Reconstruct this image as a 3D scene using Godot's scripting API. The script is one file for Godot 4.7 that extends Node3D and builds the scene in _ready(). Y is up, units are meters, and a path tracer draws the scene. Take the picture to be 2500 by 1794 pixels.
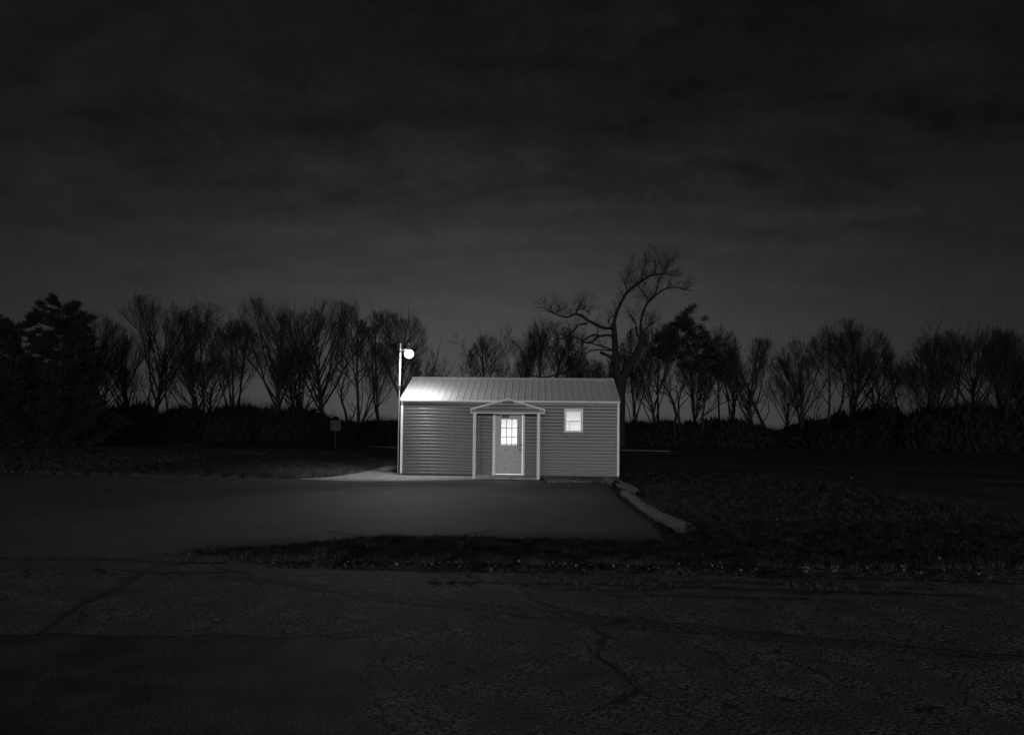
extends Node3D
# A small siding-clad hut at night, a yard lamp on its left gable, bare trees behind.
# The photograph is black and white, so every base colour is a neutral grey.

const ROAD_Y := 0.0
const LAWN_Y := -0.014
var rng := RandomNumberGenerator.new()
var M := {}
var names := {}

# ---------------------------------------------------------------- geometry collector
class Geo:
	var v := PackedVector3Array()
	var n := PackedVector3Array()
	var uv := PackedVector2Array()
	var ix := PackedInt32Array()
	func vert(p: Vector3, nn: Vector3, t := Vector2.ZERO) -> int:
		v.push_back(p); n.push_back(nn); uv.push_back(t)
		return v.size() - 1
	func tri(a: Vector3, b: Vector3, c: Vector3) -> void:      # counter-clockwise seen from outside
		var k := v.size()
		var nn := (b - a).cross(c - a).normalized()
		for p in [a, b, c]: vert(p, nn, Vector2(p.x + p.z * 0.37, p.y + p.z))
		ix.append_array(PackedInt32Array([k, k + 2, k + 1]))
	func quad(a: Vector3, b: Vector3, c: Vector3, d: Vector3) -> void:
		var k := v.size()
		var nn := (b - a).cross(c - a).normalized()
		var ax := nn.abs()
		for p in [a, b, c, d]:
			var t := Vector2(p.x, p.z)
			if ax.z >= ax.x and ax.z >= ax.y: t = Vector2(p.x, p.y)
			elif ax.x >= ax.y: t = Vector2(p.z, p.y)
			vert(p, nn, t)
		ix.append_array(PackedInt32Array([k, k + 2, k + 1, k, k + 3, k + 2]))
	func box(c: Vector3, s: Vector3, ch := 0.0) -> void:       # a box with chamfered edges
		var h := s / 2.0
		if ch <= 0.0:
			_sides(c, h, Vector3.ZERO)
			return
		_sides(c, h, Vector3.ONE * ch)
		var sg := [-1.0, 1.0]
		for i in 3:
			var j := (i + 1) % 3
			var k := (i + 2) % 3
			for sj in sg:
				for sk in sg:
					var pa := Vector3.ZERO
					var pb := Vector3.ZERO
					pa[j] = sj * h[j]; pa[k] = sk * (h[k] - ch)
					pb[j] = sj * (h[j] - ch); pb[k] = sk * h[k]
					var lo := -(h[i] - ch)
					var q: Array[Vector3] = [pa, pa, pb, pb]
					q[0][i] = lo; q[1][i] = -lo; q[2][i] = -lo; q[3][i] = lo
					var out := Vector3.ZERO
					out[j] = sj; out[k] = sk
					if (q[1] - q[0]).cross(q[2] - q[0]).dot(out) > 0.0: quad(c + q[0], c + q[1], c + q[2], c + q[3])
					else: quad(c + q[3], c + q[2], c + q[1], c + q[0])
		for sx in sg:
			for sy in sg:
				for sz in sg:
					var s3 := Vector3(sx, sy, sz)
					var a := c + Vector3(sx * h.x, sy * (h.y - ch), sz * (h.z - ch))
					var b := c + Vector3(sx * (h.x - ch), sy * h.y, sz * (h.z - ch))
					var d := c + Vector3(sx * (h.x - ch), sy * (h.y - ch), sz * h.z)
					if (b - a).cross(d - a).dot(s3) > 0.0: tri(a, b, d)
					else: tri(a, d, b)
	func _sides(c: Vector3, h: Vector3, e: Vector3) -> void:
		for i in 3:
			var j := (i + 1) % 3
			var k := (i + 2) % 3
			for s in [-1.0, 1.0]:
				var q: Array[Vector3] = []
				for w in [[-1, -1], [1, -1], [1, 1], [-1, 1]]:
					var p := Vector3.ZERO
					p[i] = s * h[i]
					p[j] = w[0] * (h[j] - e[j])
					p[k] = w[1] * (h[k] - e[k])
					q.append(c + p)
				if s > 0: quad(q[0], q[1], q[2], q[3])
				else: quad(q[3], q[2], q[1], q[0])
	func tube(pts: Array, rad: Array, sides: int, cap := true) -> void:
		var m := pts.size()
		var base := v.size()
		var ref := Vector3(0.31, 0.2, 0.93)
		var run := 0.0
		for i in m:
			var d: Vector3 = (pts[mini(i + 1, m - 1)] - pts[maxi(i - 1, 0)]).normalized()
			if absf(d.dot(ref)) > 0.95: ref = Vector3(0.9, 0.1, -0.4)
			var s := d.cross(ref).normalized()
			ref = s.cross(d)
			if i > 0: run += pts[i].distance_to(pts[i - 1])
			for k in sides:
				var a := TAU * k / sides
				var o := s * cos(a) + ref * sin(a)
				vert(pts[i] + o * rad[i], o, Vector2(float(k) / sides, run))
		for i in m - 1:
			for k in sides:
				var a := base + i * sides + k
				var b := base + i * sides + (k + 1) % sides
				ix.append_array(PackedInt32Array([a, b, b + sides, a, b + sides, a + sides]))
		if cap and sides > 4:
			for e in [0, m - 1]:
				var d2: Vector3 = (pts[1] - pts[0]) if e == 0 else (pts[m - 1] - pts[m - 2])
				d2 = d2.normalized() * (-1.0 if e == 0 else 1.0)
				var c0 := vert(pts[e], d2)
				for k in sides: vert(v[base + e * sides + k], d2, uv[base + e * sides + k])
				for k in sides:
					if e == 0: ix.append_array(PackedInt32Array([c0, c0 + 1 + k, c0 + 1 + (k + 1) % sides]))
					else: ix.append_array(PackedInt32Array([c0, c0 + 1 + (k + 1) % sides, c0 + 1 + k]))
	func spike(a: Vector3, b: Vector3, r: float) -> void:       # a three-sided twig that ends in a point
		var d := (b - a).normalized()
		var s := d.cross(Vector3(0.3, 0.4, 0.86)).normalized()
		var t := s.cross(d)
		var k := v.size()
		for o in [s, -0.5 * s + 0.866 * t, -0.5 * s - 0.866 * t]: vert(a + o * r, o)
		vert(b, d)
		ix.append_array(PackedInt32Array([k, k + 1, k + 3, k + 1, k + 2, k + 3, k + 2, k, k + 3]))
	func lathe(prof: Array, sides: int, at := Vector3.ZERO) -> void:   # (radius, height) pairs, turned about y
		var base := v.size()
		if prof[0].y > prof[prof.size() - 1].y: prof.reverse()
		for i in prof.size():
			var p: Vector2 = prof[i]
			var q: Vector2 = prof[mini(i + 1, prof.size() - 1)] - prof[maxi(i - 1, 0)]
			for k in sides:
				var a := TAU * k / sides
				var nn := Vector3(cos(a) * q.y, -q.x, sin(a) * q.y).normalized()
				vert(at + Vector3(cos(a) * p.x, p.y, sin(a) * p.x), nn, Vector2(float(k) / sides, p.y))
		for i in prof.size() - 1:
			for k in sides:
				var a := base + i * sides + k
				var b := base + i * sides + (k + 1) % sides
				ix.append_array(PackedInt32Array([a, b, b + sides, a, b + sides, a + sides]))
	func extrude_x(prof: Array, nrm: Array, x0: float, x1: float) -> void:   # profile points (y, z)
		var base := v.size()
		for i in prof.size():
			for x in [x0, x1]: vert(Vector3(x, prof[i].x, prof[i].y), Vector3(0, nrm[i].x, nrm[i].y), Vector2(x, prof[i].x))
		for i in prof.size() - 1:
			var a := base + i * 2
			ix.append_array(PackedInt32Array([a, a + 1, a + 3, a, a + 3, a + 2]))
	func poly(pts: PackedVector2Array, y: float, skirt := 0.0) -> void:      # flat ground sheet, uv in metres
		var t := Geometry2D.triangulate_polygon(pts)
		var base := v.size()
		for p in pts: vert(Vector3(p.x, y, p.y), Vector3.UP, p)
		for i in range(0, t.size(), 3):
			var a := pts[t[i]]
			var b := pts[t[i + 1]]
			var c := pts[t[i + 2]]
			var ccw := (b - a).cross(c - a) > 0.0
			ix.append_array(PackedInt32Array([base + t[i], base + t[i + (1 if ccw else 2)], base + t[i + (2 if ccw else 1)]]))
		if skirt > 0.0:
			var turn := 1.0 if not Geometry2D.is_polygon_clockwise(pts) else -1.0
			for i in pts.size():
				var a3 := Vector3(pts[i].x, y, pts[i].y)
				var q := pts[(i + 1) % pts.size()]
				var b3 := Vector3(q.x, y, q.y)
				var dn := Vector3.DOWN * skirt
				if turn > 0: quad(a3, b3, b3 + dn, a3 + dn)
				else: quad(b3, a3, a3 + dn, b3 + dn)
	func mesh() -> ArrayMesh:
		var arr := []
		arr.resize(Mesh.ARRAY_MAX)
		arr[Mesh.ARRAY_VERTEX] = v
		arr[Mesh.ARRAY_NORMAL] = n
		arr[Mesh.ARRAY_TEX_UV] = uv
		arr[Mesh.ARRAY_TEX_UV2] = uv
		arr[Mesh.ARRAY_INDEX] = ix
		var m := ArrayMesh.new()
		m.add_surface_from_arrays(Mesh.PRIMITIVE_TRIANGLES, arr)
		return m

# ---------------------------------------------------------------- naming
func numbered(called: String, parent: Node) -> String:
	var key := str(parent.get_instance_id()) + called
	var k: int = names.get(key, 0)
	names[key] = k + 1
	return called if k == 0 else "%s_%03d" % [called, k]

func tag(o: Node, label := "", category := "", group := "", kind := "") -> Node:
	if label: o.set_meta("label", label)
	if category: o.set_meta("category", category)
	if group: o.set_meta("group", group)
	if kind: o.set_meta("kind", kind)
	return o

func thing(called: String, label: String, category: String, at := Vector3.ZERO, turn := 0.0, group := "") -> Node3D:
	var o := Node3D.new()
	o.name = numbered(called, self)
	add_child(o, true)
	o.position = at
	o.rotation.y = turn
	tag(o, label, category, group)
	return o

func obj(called: String, g: Variant, mat: Material, parent: Node = self) -> MeshInstance3D:
	var o := MeshInstance3D.new()
	o.name = numbered(called, parent)
	o.mesh = g.mesh() if g is Geo else g
	o.material_override = mat
	parent.add_child(o, true)
	return o

func bx(called: String, c: Vector3, s: Vector3, mat: Material, parent: Node, ch := 0.003) -> MeshInstance3D:
	var g := Geo.new()
	g.box(c, s, ch)
	return obj(called, g, mat, parent)

# ---------------------------------------------------------------- materials
func grey(x: float) -> Color:                       # x is the linear base colour
	return Color(x, x, x).linear_to_srgb()

func mat(x: float, rough: float, metal := 0.0) -> StandardMaterial3D:
	var m := StandardMaterial3D.new()
	m.albedo_color = grey(x)
	m.roughness = rough
	m.metallic = metal
	return m

func noise(freq: float, octaves := 4, kind := FastNoiseLite.TYPE_SIMPLEX_SMOOTH, sd := 3) -> FastNoiseLite:
	var f := FastNoiseLite.new()
	f.seed = sd
	f.noise_type = kind
	f.frequency = freq
	f.fractal_type = FastNoiseLite.FRACTAL_FBM if octaves > 1 else FastNoiseLite.FRACTAL_NONE
	f.fractal_octaves = octaves
	return f

func tex(f: FastNoiseLite, size: int, lo: float, hi: float, mid := 0.5, stretch := 1) -> NoiseTexture2D:
	var t := NoiseTexture2D.new()
	t.width = size * stretch
	t.height = size
	t.seamless = true
	t.noise = f
	var g := Gradient.new()
	g.set_color(0, grey(lo)); g.set_color(1, grey(hi))
	g.set_offset(0, maxf(0.0, mid - 0.24)); g.set_offset(1, minf(1.0, mid + 0.24))
	t.color_ramp = g
	return t

func with_relief(m: StandardMaterial3D, f: FastNoiseLite, size: int, cm: float) -> void:
	var t := NoiseTexture2D.new()
	t.width = size; t.height = size; t.seamless = true; t.noise = f
	m.heightmap_enabled = true
	m.heightmap_texture = t
	m.heightmap_scale = cm

func with_detail(m: StandardMaterial3D, t: Texture2D, scale2: float) -> void:
	m.detail_enabled = true
	m.detail_blend_mode = BaseMaterial3D.BLEND_MODE_MUL
	m.detail_albedo = t
	m.detail_uv_layer = BaseMaterial3D.DETAIL_UV_2
	m.uv2_scale = Vector3.ONE * scale2

func old_road_textures() -> Array:                  # a tile of cracked, patchy asphalt: colour and relief
	var S := 1400
	var cell := noise(0.021, 1, FastNoiseLite.TYPE_CELLULAR, 11)
	cell.cellular_return_type = FastNoiseLite.RETURN_DISTANCE2_SUB
	cell.domain_warp_enabled = true
	cell.domain_warp_amplitude = 42.0
	cell.domain_warp_frequency = 0.012
	cell.domain_warp_fractal_octaves = 4
	var big := noise(0.0032, 1, FastNoiseLite.TYPE_CELLULAR, 5)
	big.cellular_return_type = FastNoiseLite.RETURN_DISTANCE2_SUB
	big.domain_warp_enabled = true
	big.domain_warp_amplitude = 90.0
	big.domain_warp_frequency = 0.006
	big.domain_warp_fractal_octaves = 5
	var a := cell.get_seamless_image(S, S).get_data()
	var b := big.get_seamless_image(S, S).get_data()
	var c := noise(0.006, 5, FastNoiseLite.TYPE_SIMPLEX_SMOOTH, 8).get_seamless_image(S, S).get_data()
	var d := noise(0.09, 3, FastNoiseLite.TYPE_SIMPLEX_SMOOTH, 9).get_seamless_image(S, S).get_data()
	var col := PackedByteArray()
	var hgt := PackedByteArray()
	col.resize(S * S); hgt.resize(S * S)
	for i in S * S:
		var m := float(c[i]) / 255.0
		var fine := float(a[i]) / 255.0
		var wide := float(b[i]) / 255.0
		var lim := 0.11 * clampf((m - 0.36) * 4.0, 0.0, 1.0)
		var k := 1.0
		if fine < lim: k = 0.58 + 0.38 * fine / lim
		if wide < 0.02 * m: k = minf(k, 0.5 + 25.0 * wide)
		var pit := float(d[i]) / 255.0
		if pit < 0.36 and m > 0.42: k = minf(k, 0.66)
		var tone := (0.62 + 0.38 * m) * (0.6 + 0.4 * pit)
		col[i] = int(255.0 * tone * k)
		hgt[i] = int(255.0 * clampf(k * (0.8 + 0.2 * pit), 0.0, 1.0))
	var ci := Image.create_from_data(S, S, false, Image.FORMAT_L8, col)
	var hi := Image.create_from_data(S, S, false, Image.FORMAT_L8, hgt)
	return [ImageTexture.create_from_image(ci), ImageTexture.create_from_image(hi)]

func make_materials() -> void:
	var speck := tex(noise(0.35, 2, FastNoiseLite.TYPE_SIMPLEX_SMOOTH, 21), 512, 0.55, 1.0)
	var blotch := tex(noise(0.006, 5, FastNoiseLite.TYPE_SIMPLEX_SMOOTH, 22), 768, 0.55, 1.0)
	var grain := noise(0.3, 2, FastNoiseLite.TYPE_SIMPLEX_SMOOTH, 23)

	var m := mat(0.58, 0.85)
	m.metallic_specular = 0.25
	var rt := old_road_textures()
	m.albedo_texture = rt[0]
	m.heightmap_enabled = true
	m.heightmap_texture = rt[1]
	m.heightmap_scale = 0.9
	m.uv1_scale = Vector3.ONE / 5.0
	with_detail(m, tex(noise(0.2, 3, FastNoiseLite.TYPE_SIMPLEX_SMOOTH, 30), 768, 0.45, 1.0), 1.0 / 3.2)
	M.road = m

	m = mat(0.28, 0.82)
	m.metallic_specular = 0.25
	m.albedo_texture = tex(noise(0.006, 5, FastNoiseLite.TYPE_SIMPLEX_SMOOTH, 22), 768, 0.84, 1.0)
	m.uv1_scale = Vector3.ONE / 8.0
	with_detail(m, tex(noise(0.25, 3, FastNoiseLite.TYPE_SIMPLEX_SMOOTH, 29), 768, 0.32, 1.0), 1.0 / 6.0)
	M.drive = m
	M.drive.heightmap_enabled = true
	M.drive.heightmap_scale = 0.7
	var ht := NoiseTexture2D.new()
	ht.width = 1024; ht.height = 1024; ht.seamless = true; ht.noise = noise(0.22, 3, FastNoiseLite.TYPE_SIMPLEX_SMOOTH, 31)
	M.drive.heightmap_texture = ht

	m = mat(0.05, 0.75)
	m.albedo_texture = blotch
	m.uv1_scale = Vector3.ONE / 3.0
	with_detail(m, tex(noise(0.16, 4, FastNoiseLite.TYPE_SIMPLEX_SMOOTH, 33), 768, 0.3, 1.0), 1.0 / 3.0)
	M.patch = m
	m.albedo_color = grey(0.18)
	m.metallic_specular = 0.25

	m = mat(0.55, 0.78)
	m.albedo_texture = tex(noise(0.012, 5, FastNoiseLite.TYPE_SIMPLEX_SMOOTH, 25), 512, 0.7, 1.0)
	m.uv1_scale = Vector3.ONE / 2.5
	with_detail(m, speck, 1.0 / 0.8)
	with_relief(m, grain, 512, 0.3)
	M.concrete = m

	M.crack = mat(0.018, 0.9)
	m = mat(0.3, 0.85)
	m.metallic_specular = 0.25
	m.albedo_texture = rt[0]
	m.uv1_scale = Vector3.ONE / 7.0
	M.tyre = m

	m = mat(0.19, 0.95)
	m.metallic_specular = 0.2
	m.albedo_texture = tex(noise(0.03, 5, FastNoiseLite.TYPE_SIMPLEX_SMOOTH, 26), 768, 0.35, 1.0)
	m.uv1_scale = Vector3.ONE / 5.0
	with_detail(m, blotch, 1.0 / 23.0)
	with_relief(m, noise(0.05, 4, FastNoiseLite.TYPE_SIMPLEX_SMOOTH, 27), 768, 2.2)
	M.lawn = m
	M.dry_grass = mat(0.3, 0.95)
	M.dry_grass.albedo_texture = tex(noise(0.03, 5, FastNoiseLite.TYPE_SIMPLEX_SMOOTH, 28), 512, 0.25, 1.0)
	M.dry_grass.uv1_scale = Vector3.ONE / 4.0
	M.blade = mat(1.0, 0.85)
	M.blade.metallic_specular = 0.3
	M.blade.vertex_color_use_as_albedo = true
	M.blade.backlight_enabled = true
	M.blade.backlight = grey(0.25)
	M.leaf_litter = mat(0.14, 0.7)
	M.rot = mat(0.02, 0.95)
	M.weed = mat(0.05, 0.85)
	M.stone = mat(1.0, 0.85)
	M.stone.vertex_color_use_as_albedo = true
	M.grit = mat(0.09, 0.9)
	with_relief(M.grit, noise(0.2, 3), 256, 0.4)

	# the hut
	m = mat(0.076, 0.33)
	m.albedo_texture = tex(noise(0.02, 4, FastNoiseLite.TYPE_SIMPLEX_SMOOTH, 41), 512, 0.74, 1.0)
	m.uv1_scale = Vector3(0.5, 2.0, 1.0)
	M.siding = m
	m = mat(0.88, 0.45)
	m.albedo_texture = tex(noise(0.05, 5, FastNoiseLite.TYPE_SIMPLEX_SMOOTH, 42), 512, 0.8, 1.0)
	M.trim = m
	m = mat(0.43, 0.42)
	m.albedo_texture = tex(noise(0.012, 5, FastNoiseLite.TYPE_SIMPLEX_SMOOTH, 43), 512, 0.82, 1.0)
	M.door = m
	m = mat(0.74, 0.42, 0.1)
	m.albedo_texture = tex(noise(0.014, 5, FastNoiseLite.TYPE_SIMPLEX_SMOOTH, 44), 512, 0.72, 1.0)
	m.roughness_texture = tex(noise(0.03, 4, FastNoiseLite.TYPE_SIMPLEX_SMOOTH, 45), 512, 0.6, 1.0)
	m.roughness = 0.55
	M.roof = m
	M.dark = mat(0.03, 0.6)
	M.steel = mat(0.4, 0.35, 0.8)
	M.galv = mat(0.28, 0.55, 0.2)
	m = mat(0.8, 0.8)
	M.plaster = m
	M.floor = mat(0.55, 0.5)
	M.timber = mat(0.25, 0.8)
	m = mat(0.9, 0.05)
	m.transparency = BaseMaterial3D.TRANSPARENCY_ALPHA
	m.albedo_color.a = 0.06
	M.glass = m
	m = mat(0.8, 0.5)
	m.emission_enabled = true
	m.emission = Color.WHITE
	m.emission_energy_multiplier = 3.0
	M.tube_glow = m
	m = mat(0.8, 0.4)
	m.emission_enabled = true
	m.emission = Color.WHITE
	m.emission_energy_multiplier = 6.0
	M.lens_glow = m

	# wood and leaves
	m = mat(0.045, 0.9)
	m.albedo_texture = tex(noise(0.04, 4, FastNoiseLite.TYPE_SIMPLEX_SMOOTH, 51), 512, 0.35, 1.0)
	m.uv1_scale = Vector3(3, 0.8, 1)
	with_relief(m, noise(0.05, 4, FastNoiseLite.TYPE_SIMPLEX_SMOOTH, 52), 512, 0.5)
	M.bark = m
	M.twig = mat(0.04, 0.9)
	M.old_bark = M.bark.duplicate()
	M.old_bark.albedo_color = grey(0.045)
	M.needle = mat(0.032, 0.95)
	M.needle.metallic_specular = 0.15
	M.leaf = mat(0.04, 0.6)
	M.brush = mat(0.03, 0.95)
	M.brush.metallic_specular = 0.1
	m = mat(0.7, 0.85)
	m.albedo_texture = tex(noise(0.05, 5, FastNoiseLite.TYPE_SIMPLEX_SMOOTH, 53), 512, 0.12, 1.0)
	m.uv1_scale = Vector3(5, 0.6, 1)
	with_relief(m, noise(0.06, 5, FastNoiseLite.TYPE_SIMPLEX_SMOOTH, 54), 512, 0.9)
	M.log = m
	M.sign_face = mat(0.045, 0.5)
	M.sign_edge = mat(0.12, 0.5)

# ---------------------------------------------------------------- sky
func dusk_sky() -> PanoramaSkyMaterial:              # cloud deck with an after-glow low behind the hut
	var W := 1024
	var H := 512
	var data := PackedFloat32Array()
	data.resize(W * H * 3)
	var soft := noise(2.6, 6, FastNoiseLite.TYPE_SIMPLEX_SMOOTH, 71)
	soft.domain_warp_enabled = true
	soft.domain_warp_amplitude = 0.5
	soft.domain_warp_frequency = 1.1
	var wide := noise(0.45, 3, FastNoiseLite.TYPE_SIMPLEX_SMOOTH, 72)
	for j in H:
		var el := (0.5 - (j + 0.5) / H) * PI
		var up := rad_to_deg(el)
		for i in W:
			var az := wrapf((i + 0.5) / W * TAU, -PI, PI)
			var L := 0.012
			if up > 0.0:
				var x := sin(az) * cos(el)
				var z := cos(az) * cos(el)
				var q := 1.0 / (sin(el) + 0.16)
				var c := soft.get_noise_3d(x * q * 0.62, z * q * 1.7, 0.3)
				var w := wide.get_noise_3d(x * q * 0.8, z * q * 1.8, 5.0)
				var a := az + 0.03
				var glow := 0.14 + 0.86 * exp(-0.5 * pow(a / 0.345, 2.0))
				L = 0.0062 + 0.0714 * glow * exp(-0.5 * pow(up / 10.2, 2.0))
				L *= 1.0 + (0.7 * c * (0.5 + absf(c)) + 0.28 * w) * clampf((up - 7.0) / 12.0, 0.0, 1.0)
			if up > 0.0:
				var q2 := 1.0 / (sin(el) + 0.22)
				L *= 1.0 + 0.3 * soft.get_noise_3d(sin(az) * cos(el) * q2 * 1.9 + 7.0, cos(az) * cos(el) * q2 * 2.6, 9.0) * clampf((up - 6.0) / 14.0, 0.0, 1.0)
			for k in 3: data[(j * W + i) * 3 + k] = L
	var p := PanoramaSkyMaterial.new()
	p.panorama = ImageTexture.create_from_image(Image.create_from_data(W, H, false, Image.FORMAT_RGBF, data.to_byte_array()))
	return p

# ---------------------------------------------------------------- ground
func rough_edge(pts: Array, step: float, amp: float, close := true) -> PackedVector2Array:
	var out := PackedVector2Array()
	var f := noise(1.3, 3, FastNoiseLite.TYPE_SIMPLEX_SMOOTH, 61)
	var m := pts.size()
	for i in (m if close else m - 1):
		var a: Vector2 = pts[i]
		var b: Vector2 = pts[(i + 1) % m]
		var len := a.distance_to(b)
		var k := maxi(1, int(len / step)) if len < 40.0 and amp > 0.0 else 1
		for s in k:
			var p := a.lerp(b, float(s) / k)
			if s > 0:
				var side := (b - a).orthogonal().normalized()
				p += side * f.get_noise_2d(p.x, p.y) * amp
			out.push_back(p)
	if not close: out.push_back(pts[m - 1])
	return out

func ribbon(called: String, pts: Array, width: float, y: float, m: Material, parent: Node, ragged := 0.3) -> void:
	var line := rough_edge(pts, 0.09, 0.06, false)
	var g := Geo.new()
	for i in line.size():
		var d := (line[mini(i + 1, line.size() - 1)] - line[maxi(i - 1, 0)]).normalized().orthogonal()
		var t := float(i) / (line.size() - 1)
		var w := width * (1.0 - ragged + ragged * 2.0 * rng.randf()) * (0.35 + 0.65 * sin(PI * clampf(t, 0.03, 0.97)))
		for s in [-0.5, 0.5]:
			var p: Vector2 = line[i] + d * w * s
			g.vert(Vector3(p.x, y, p.y), Vector3.UP, p)
		if i > 0:
			var k := g.v.size() - 4
			g.ix.append_array(PackedInt32Array([k, k + 1, k + 3, k, k + 3, k + 2]))
	obj(called, g, m, parent)

func V(a: Array) -> Array:
	var r := []
	for i in range(0, a.size(), 2): r.append(Vector2(a[i], a[i + 1]))
	return r

var drive_poly: PackedVector2Array
var road_poly: PackedVector2Array
var apron_poly: PackedVector2Array

func build_ground() -> void:
	var g := Geo.new()
	g.poly(PackedVector2Array([Vector2(-420, -420), Vector2(420, -420), Vector2(420, 120), Vector2(-420, 120)]), LAWN_Y)
	var lawn := obj("lawn_ground", g, M.lawn)
	tag(lawn, "dark lawn running back to the trees", "ground", "", "structure")

	drive_poly = rough_edge(V([-60, -8.2, -60, -22.3, -16.3, -21.9, -11.0, -21.75, -8.2, -21.3, -5.3, -21.25, -4.0, -21.6, 3.2, -21.6, 2.85, -20.5, 2.55, -16.1, 2.5, -13.5, 2.45, -11.6, 2.3, -10.1, 1.4, -10.15, 0.33, -10.3, -0.9, -10.33, -1.83, -10.33, -2.4, -10.05, -3.1, -9.5, -3.75, -9.14, -4.15, -9.02, -4.6, -8.9, -4.9, -8.2]), 0.16, 0.09)
	g = Geo.new()
	g.poly(drive_poly, ROAD_Y - 0.005, 0.05)
	var drive := obj("driveway", g, M.drive)
	tag(drive, "smooth asphalt driveway in front of the hut", "driveway", "", "structure")
	ribbon("crack", V([-11.4, -15.1, -10.55, -15.4, -10.0, -16.0, -10.05, -17.8, -9.65, -19.5, -8.35, -20.9]), 0.07, -0.001, M.crack, drive)
	ribbon("crack", V([-3.0, -11.0, -2.14, -10.38, -1.82, -10.42]), 0.085, -0.001, M.crack, drive)
	ribbon("crack", V([-1.82, -10.42, -0.92, -10.6, -0.5, -10.94, -0.15, -11.5]), 0.085, -0.001, M.crack, drive)
	ribbon("crack", V([-9.7, -17.6, -8.9, -17.2, -8.2, -17.25]), 0.04, -0.001, M.crack, drive)
	ribbon("crack", V([-7.2, -17.3, -6.6, -17.25]), 0.035, -0.001, M.crack, drive)

	road_poly = rough_edge(V([-60, 60, -60, -8.55, -4.9, -8.62, -4.55, -8.95, -4.1, -8.98, -3.6, -8.86, -3.2, -8.55, -2.88, -8.14, -2.15, -8.1, -1.17, -7.99, 0.02, -7.99, 1.2, -8.0, 2.15, -7.96, 3.5, -7.85, 4.9, -7.75, 6.2, -7.6, 12, -7.3, 60, -6.0, 60, 60]), 0.14, 0.1)
	g = Geo.new()
	g.poly(road_poly, ROAD_Y, 0.05)
	var road := obj("road", g, M.road)
	tag(road, "old cracked asphalt road across the foreground", "road", "", "structure")
	ribbon("crack", V([-3.75, -5.5, -3.98, -6.35, -3.98, -6.73, -4.1, -7.53, -4.2, -8.2]), 0.09, 0.004, M.crack, road, 0.6)
	ribbon("crack", V([-60, -8.5, -12, -8.5]), 0.05, 0.004, M.crack, road)
	ribbon("crack", V([-12, -8.5, -8, -8.46, -4.6, -8.42, -3.2, -8.3]), 0.06, 0.004, M.crack, road, 0.6)
	ribbon("crack", V([-3.6, -8.2, -2.9, -7.7, -2.6, -7.2]), 0.04, 0.004, M.crack, road, 0.6)
	ribbon("crack", V([-0.9, -7.45, 0.2, -7.45, 1.6, -7.4, 3.0, -7.2, 4.8, -7.1]), 0.13, 0.004, M.crack, road, 0.8)
	ribbon("crack", V([1.1, -7.62, 2.0, -7.58, 3.4, -7.5, 4.6, -7.36]), 0.08, 0.0045, M.crack, road, 0.8)
	ribbon("crack", V([0.2, -7.2, 1.0, -7.15, 1.7, -7.2]), 0.05, 0.0045, M.crack, road, 0.8)
	ribbon("crack", V([-4.6, -7.9, -3.9, -7.75, -3.2, -7.8]), 0.05, 0.0045, M.crack, road, 0.8)
	ribbon("crack", V([1.0, -6.95, 2.2, -6.9, 3.4, -6.8]), 0.045, 0.004, M.crack, road, 0.7)
	ribbon("crack", V([0.15, -7.5, 0.2, -6.8, 0.6, -6.3, 0.8, -5.6, 0.65, -5.1, 0.9, -4.4]), 0.035, 0.004, M.crack, road, 0.7)
	ribbon("tyre_mark", V([-3.3, -7.67, -2.37, -7.32, -1.4, -6.84, 0.02, -6.34, 1.24, -5.89, 3.1, -5.36, 4.6, -5.0]), 0.24, 0.003, M.tyre, road, 0.1)

	g = Geo.new()
	g.poly(rough_edge(V([-60, -5.45, -4.0, -5.47, -2.43, -5.51, -1.1, -5.51, -1.03, -4.7, -0.86, -4.35, -0.95, -3.98, -0.9, 3.0, -60, 3.0]), 0.05, 0.09), ROAD_Y + 0.003, 0.02)
	var patch := obj("asphalt_patch", g, M.patch)
	tag(patch, "newer dark asphalt patch at the lower left of the road", "road", "", "structure")

	# concrete apron wrapping the left corner of the hut, two slabs with a joint
	var apron := tag(Node3D.new(), "pale concrete apron round the left corner of the hut", "pavement", "", "structure") as Node3D
	apron.name = "concrete_apron"
	add_child(apron)
	apron_poly = PackedVector2Array(V([-8.4, -21.05, -6.6, -20.78, -4.6, -20.75, -2.6, -21.2, -1.25, -21.6, -1.25, -22.9, -3.6, -23.0, -3.75, -27.6, -4.7, -28.3, -5.1, -27.6, -5.3, -24.2, -5.55, -22.6, -5.9, -21.6, -6.6, -21.3]))
	g = Geo.new()
	g.poly(PackedVector2Array(V([-6.5, -21.2, -5.8, -20.95, -5.2, -20.8, -4.6, -20.75, -4.6, -22.0, -5.78, -22.0, -6.05, -21.5])), 0.012, 0.05)
	obj("slab", g, M.concrete, apron)
	g = Geo.new()
	g.poly(PackedVector2Array(V([-4.585, -20.75, -3.6, -20.85, -2.6, -21.12, -1.8, -21.45, -1.0, -21.95, -1.0, -22.9, -3.62, -23.0, -3.7, -23.2, -4.585, -23.2])), 0.012, 0.05)
	obj("slab", g, M.concrete, apron)
	g = Geo.new()
	g.poly(PackedVector2Array(V([-4.6, -22.015, -4.6, -23.215, -3.72, -23.215, -3.85, -27.6, -4.75, -28.5, -5.1, -27.7, -5.35, -24.2, -5.77, -22.015])), 0.012, 0.05)
	obj("slab", g, M.concrete, apron)

	# far pale pad behind the hut with its dark surround, and thin patches of dry grass at the left
	g = Geo.new()
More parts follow.
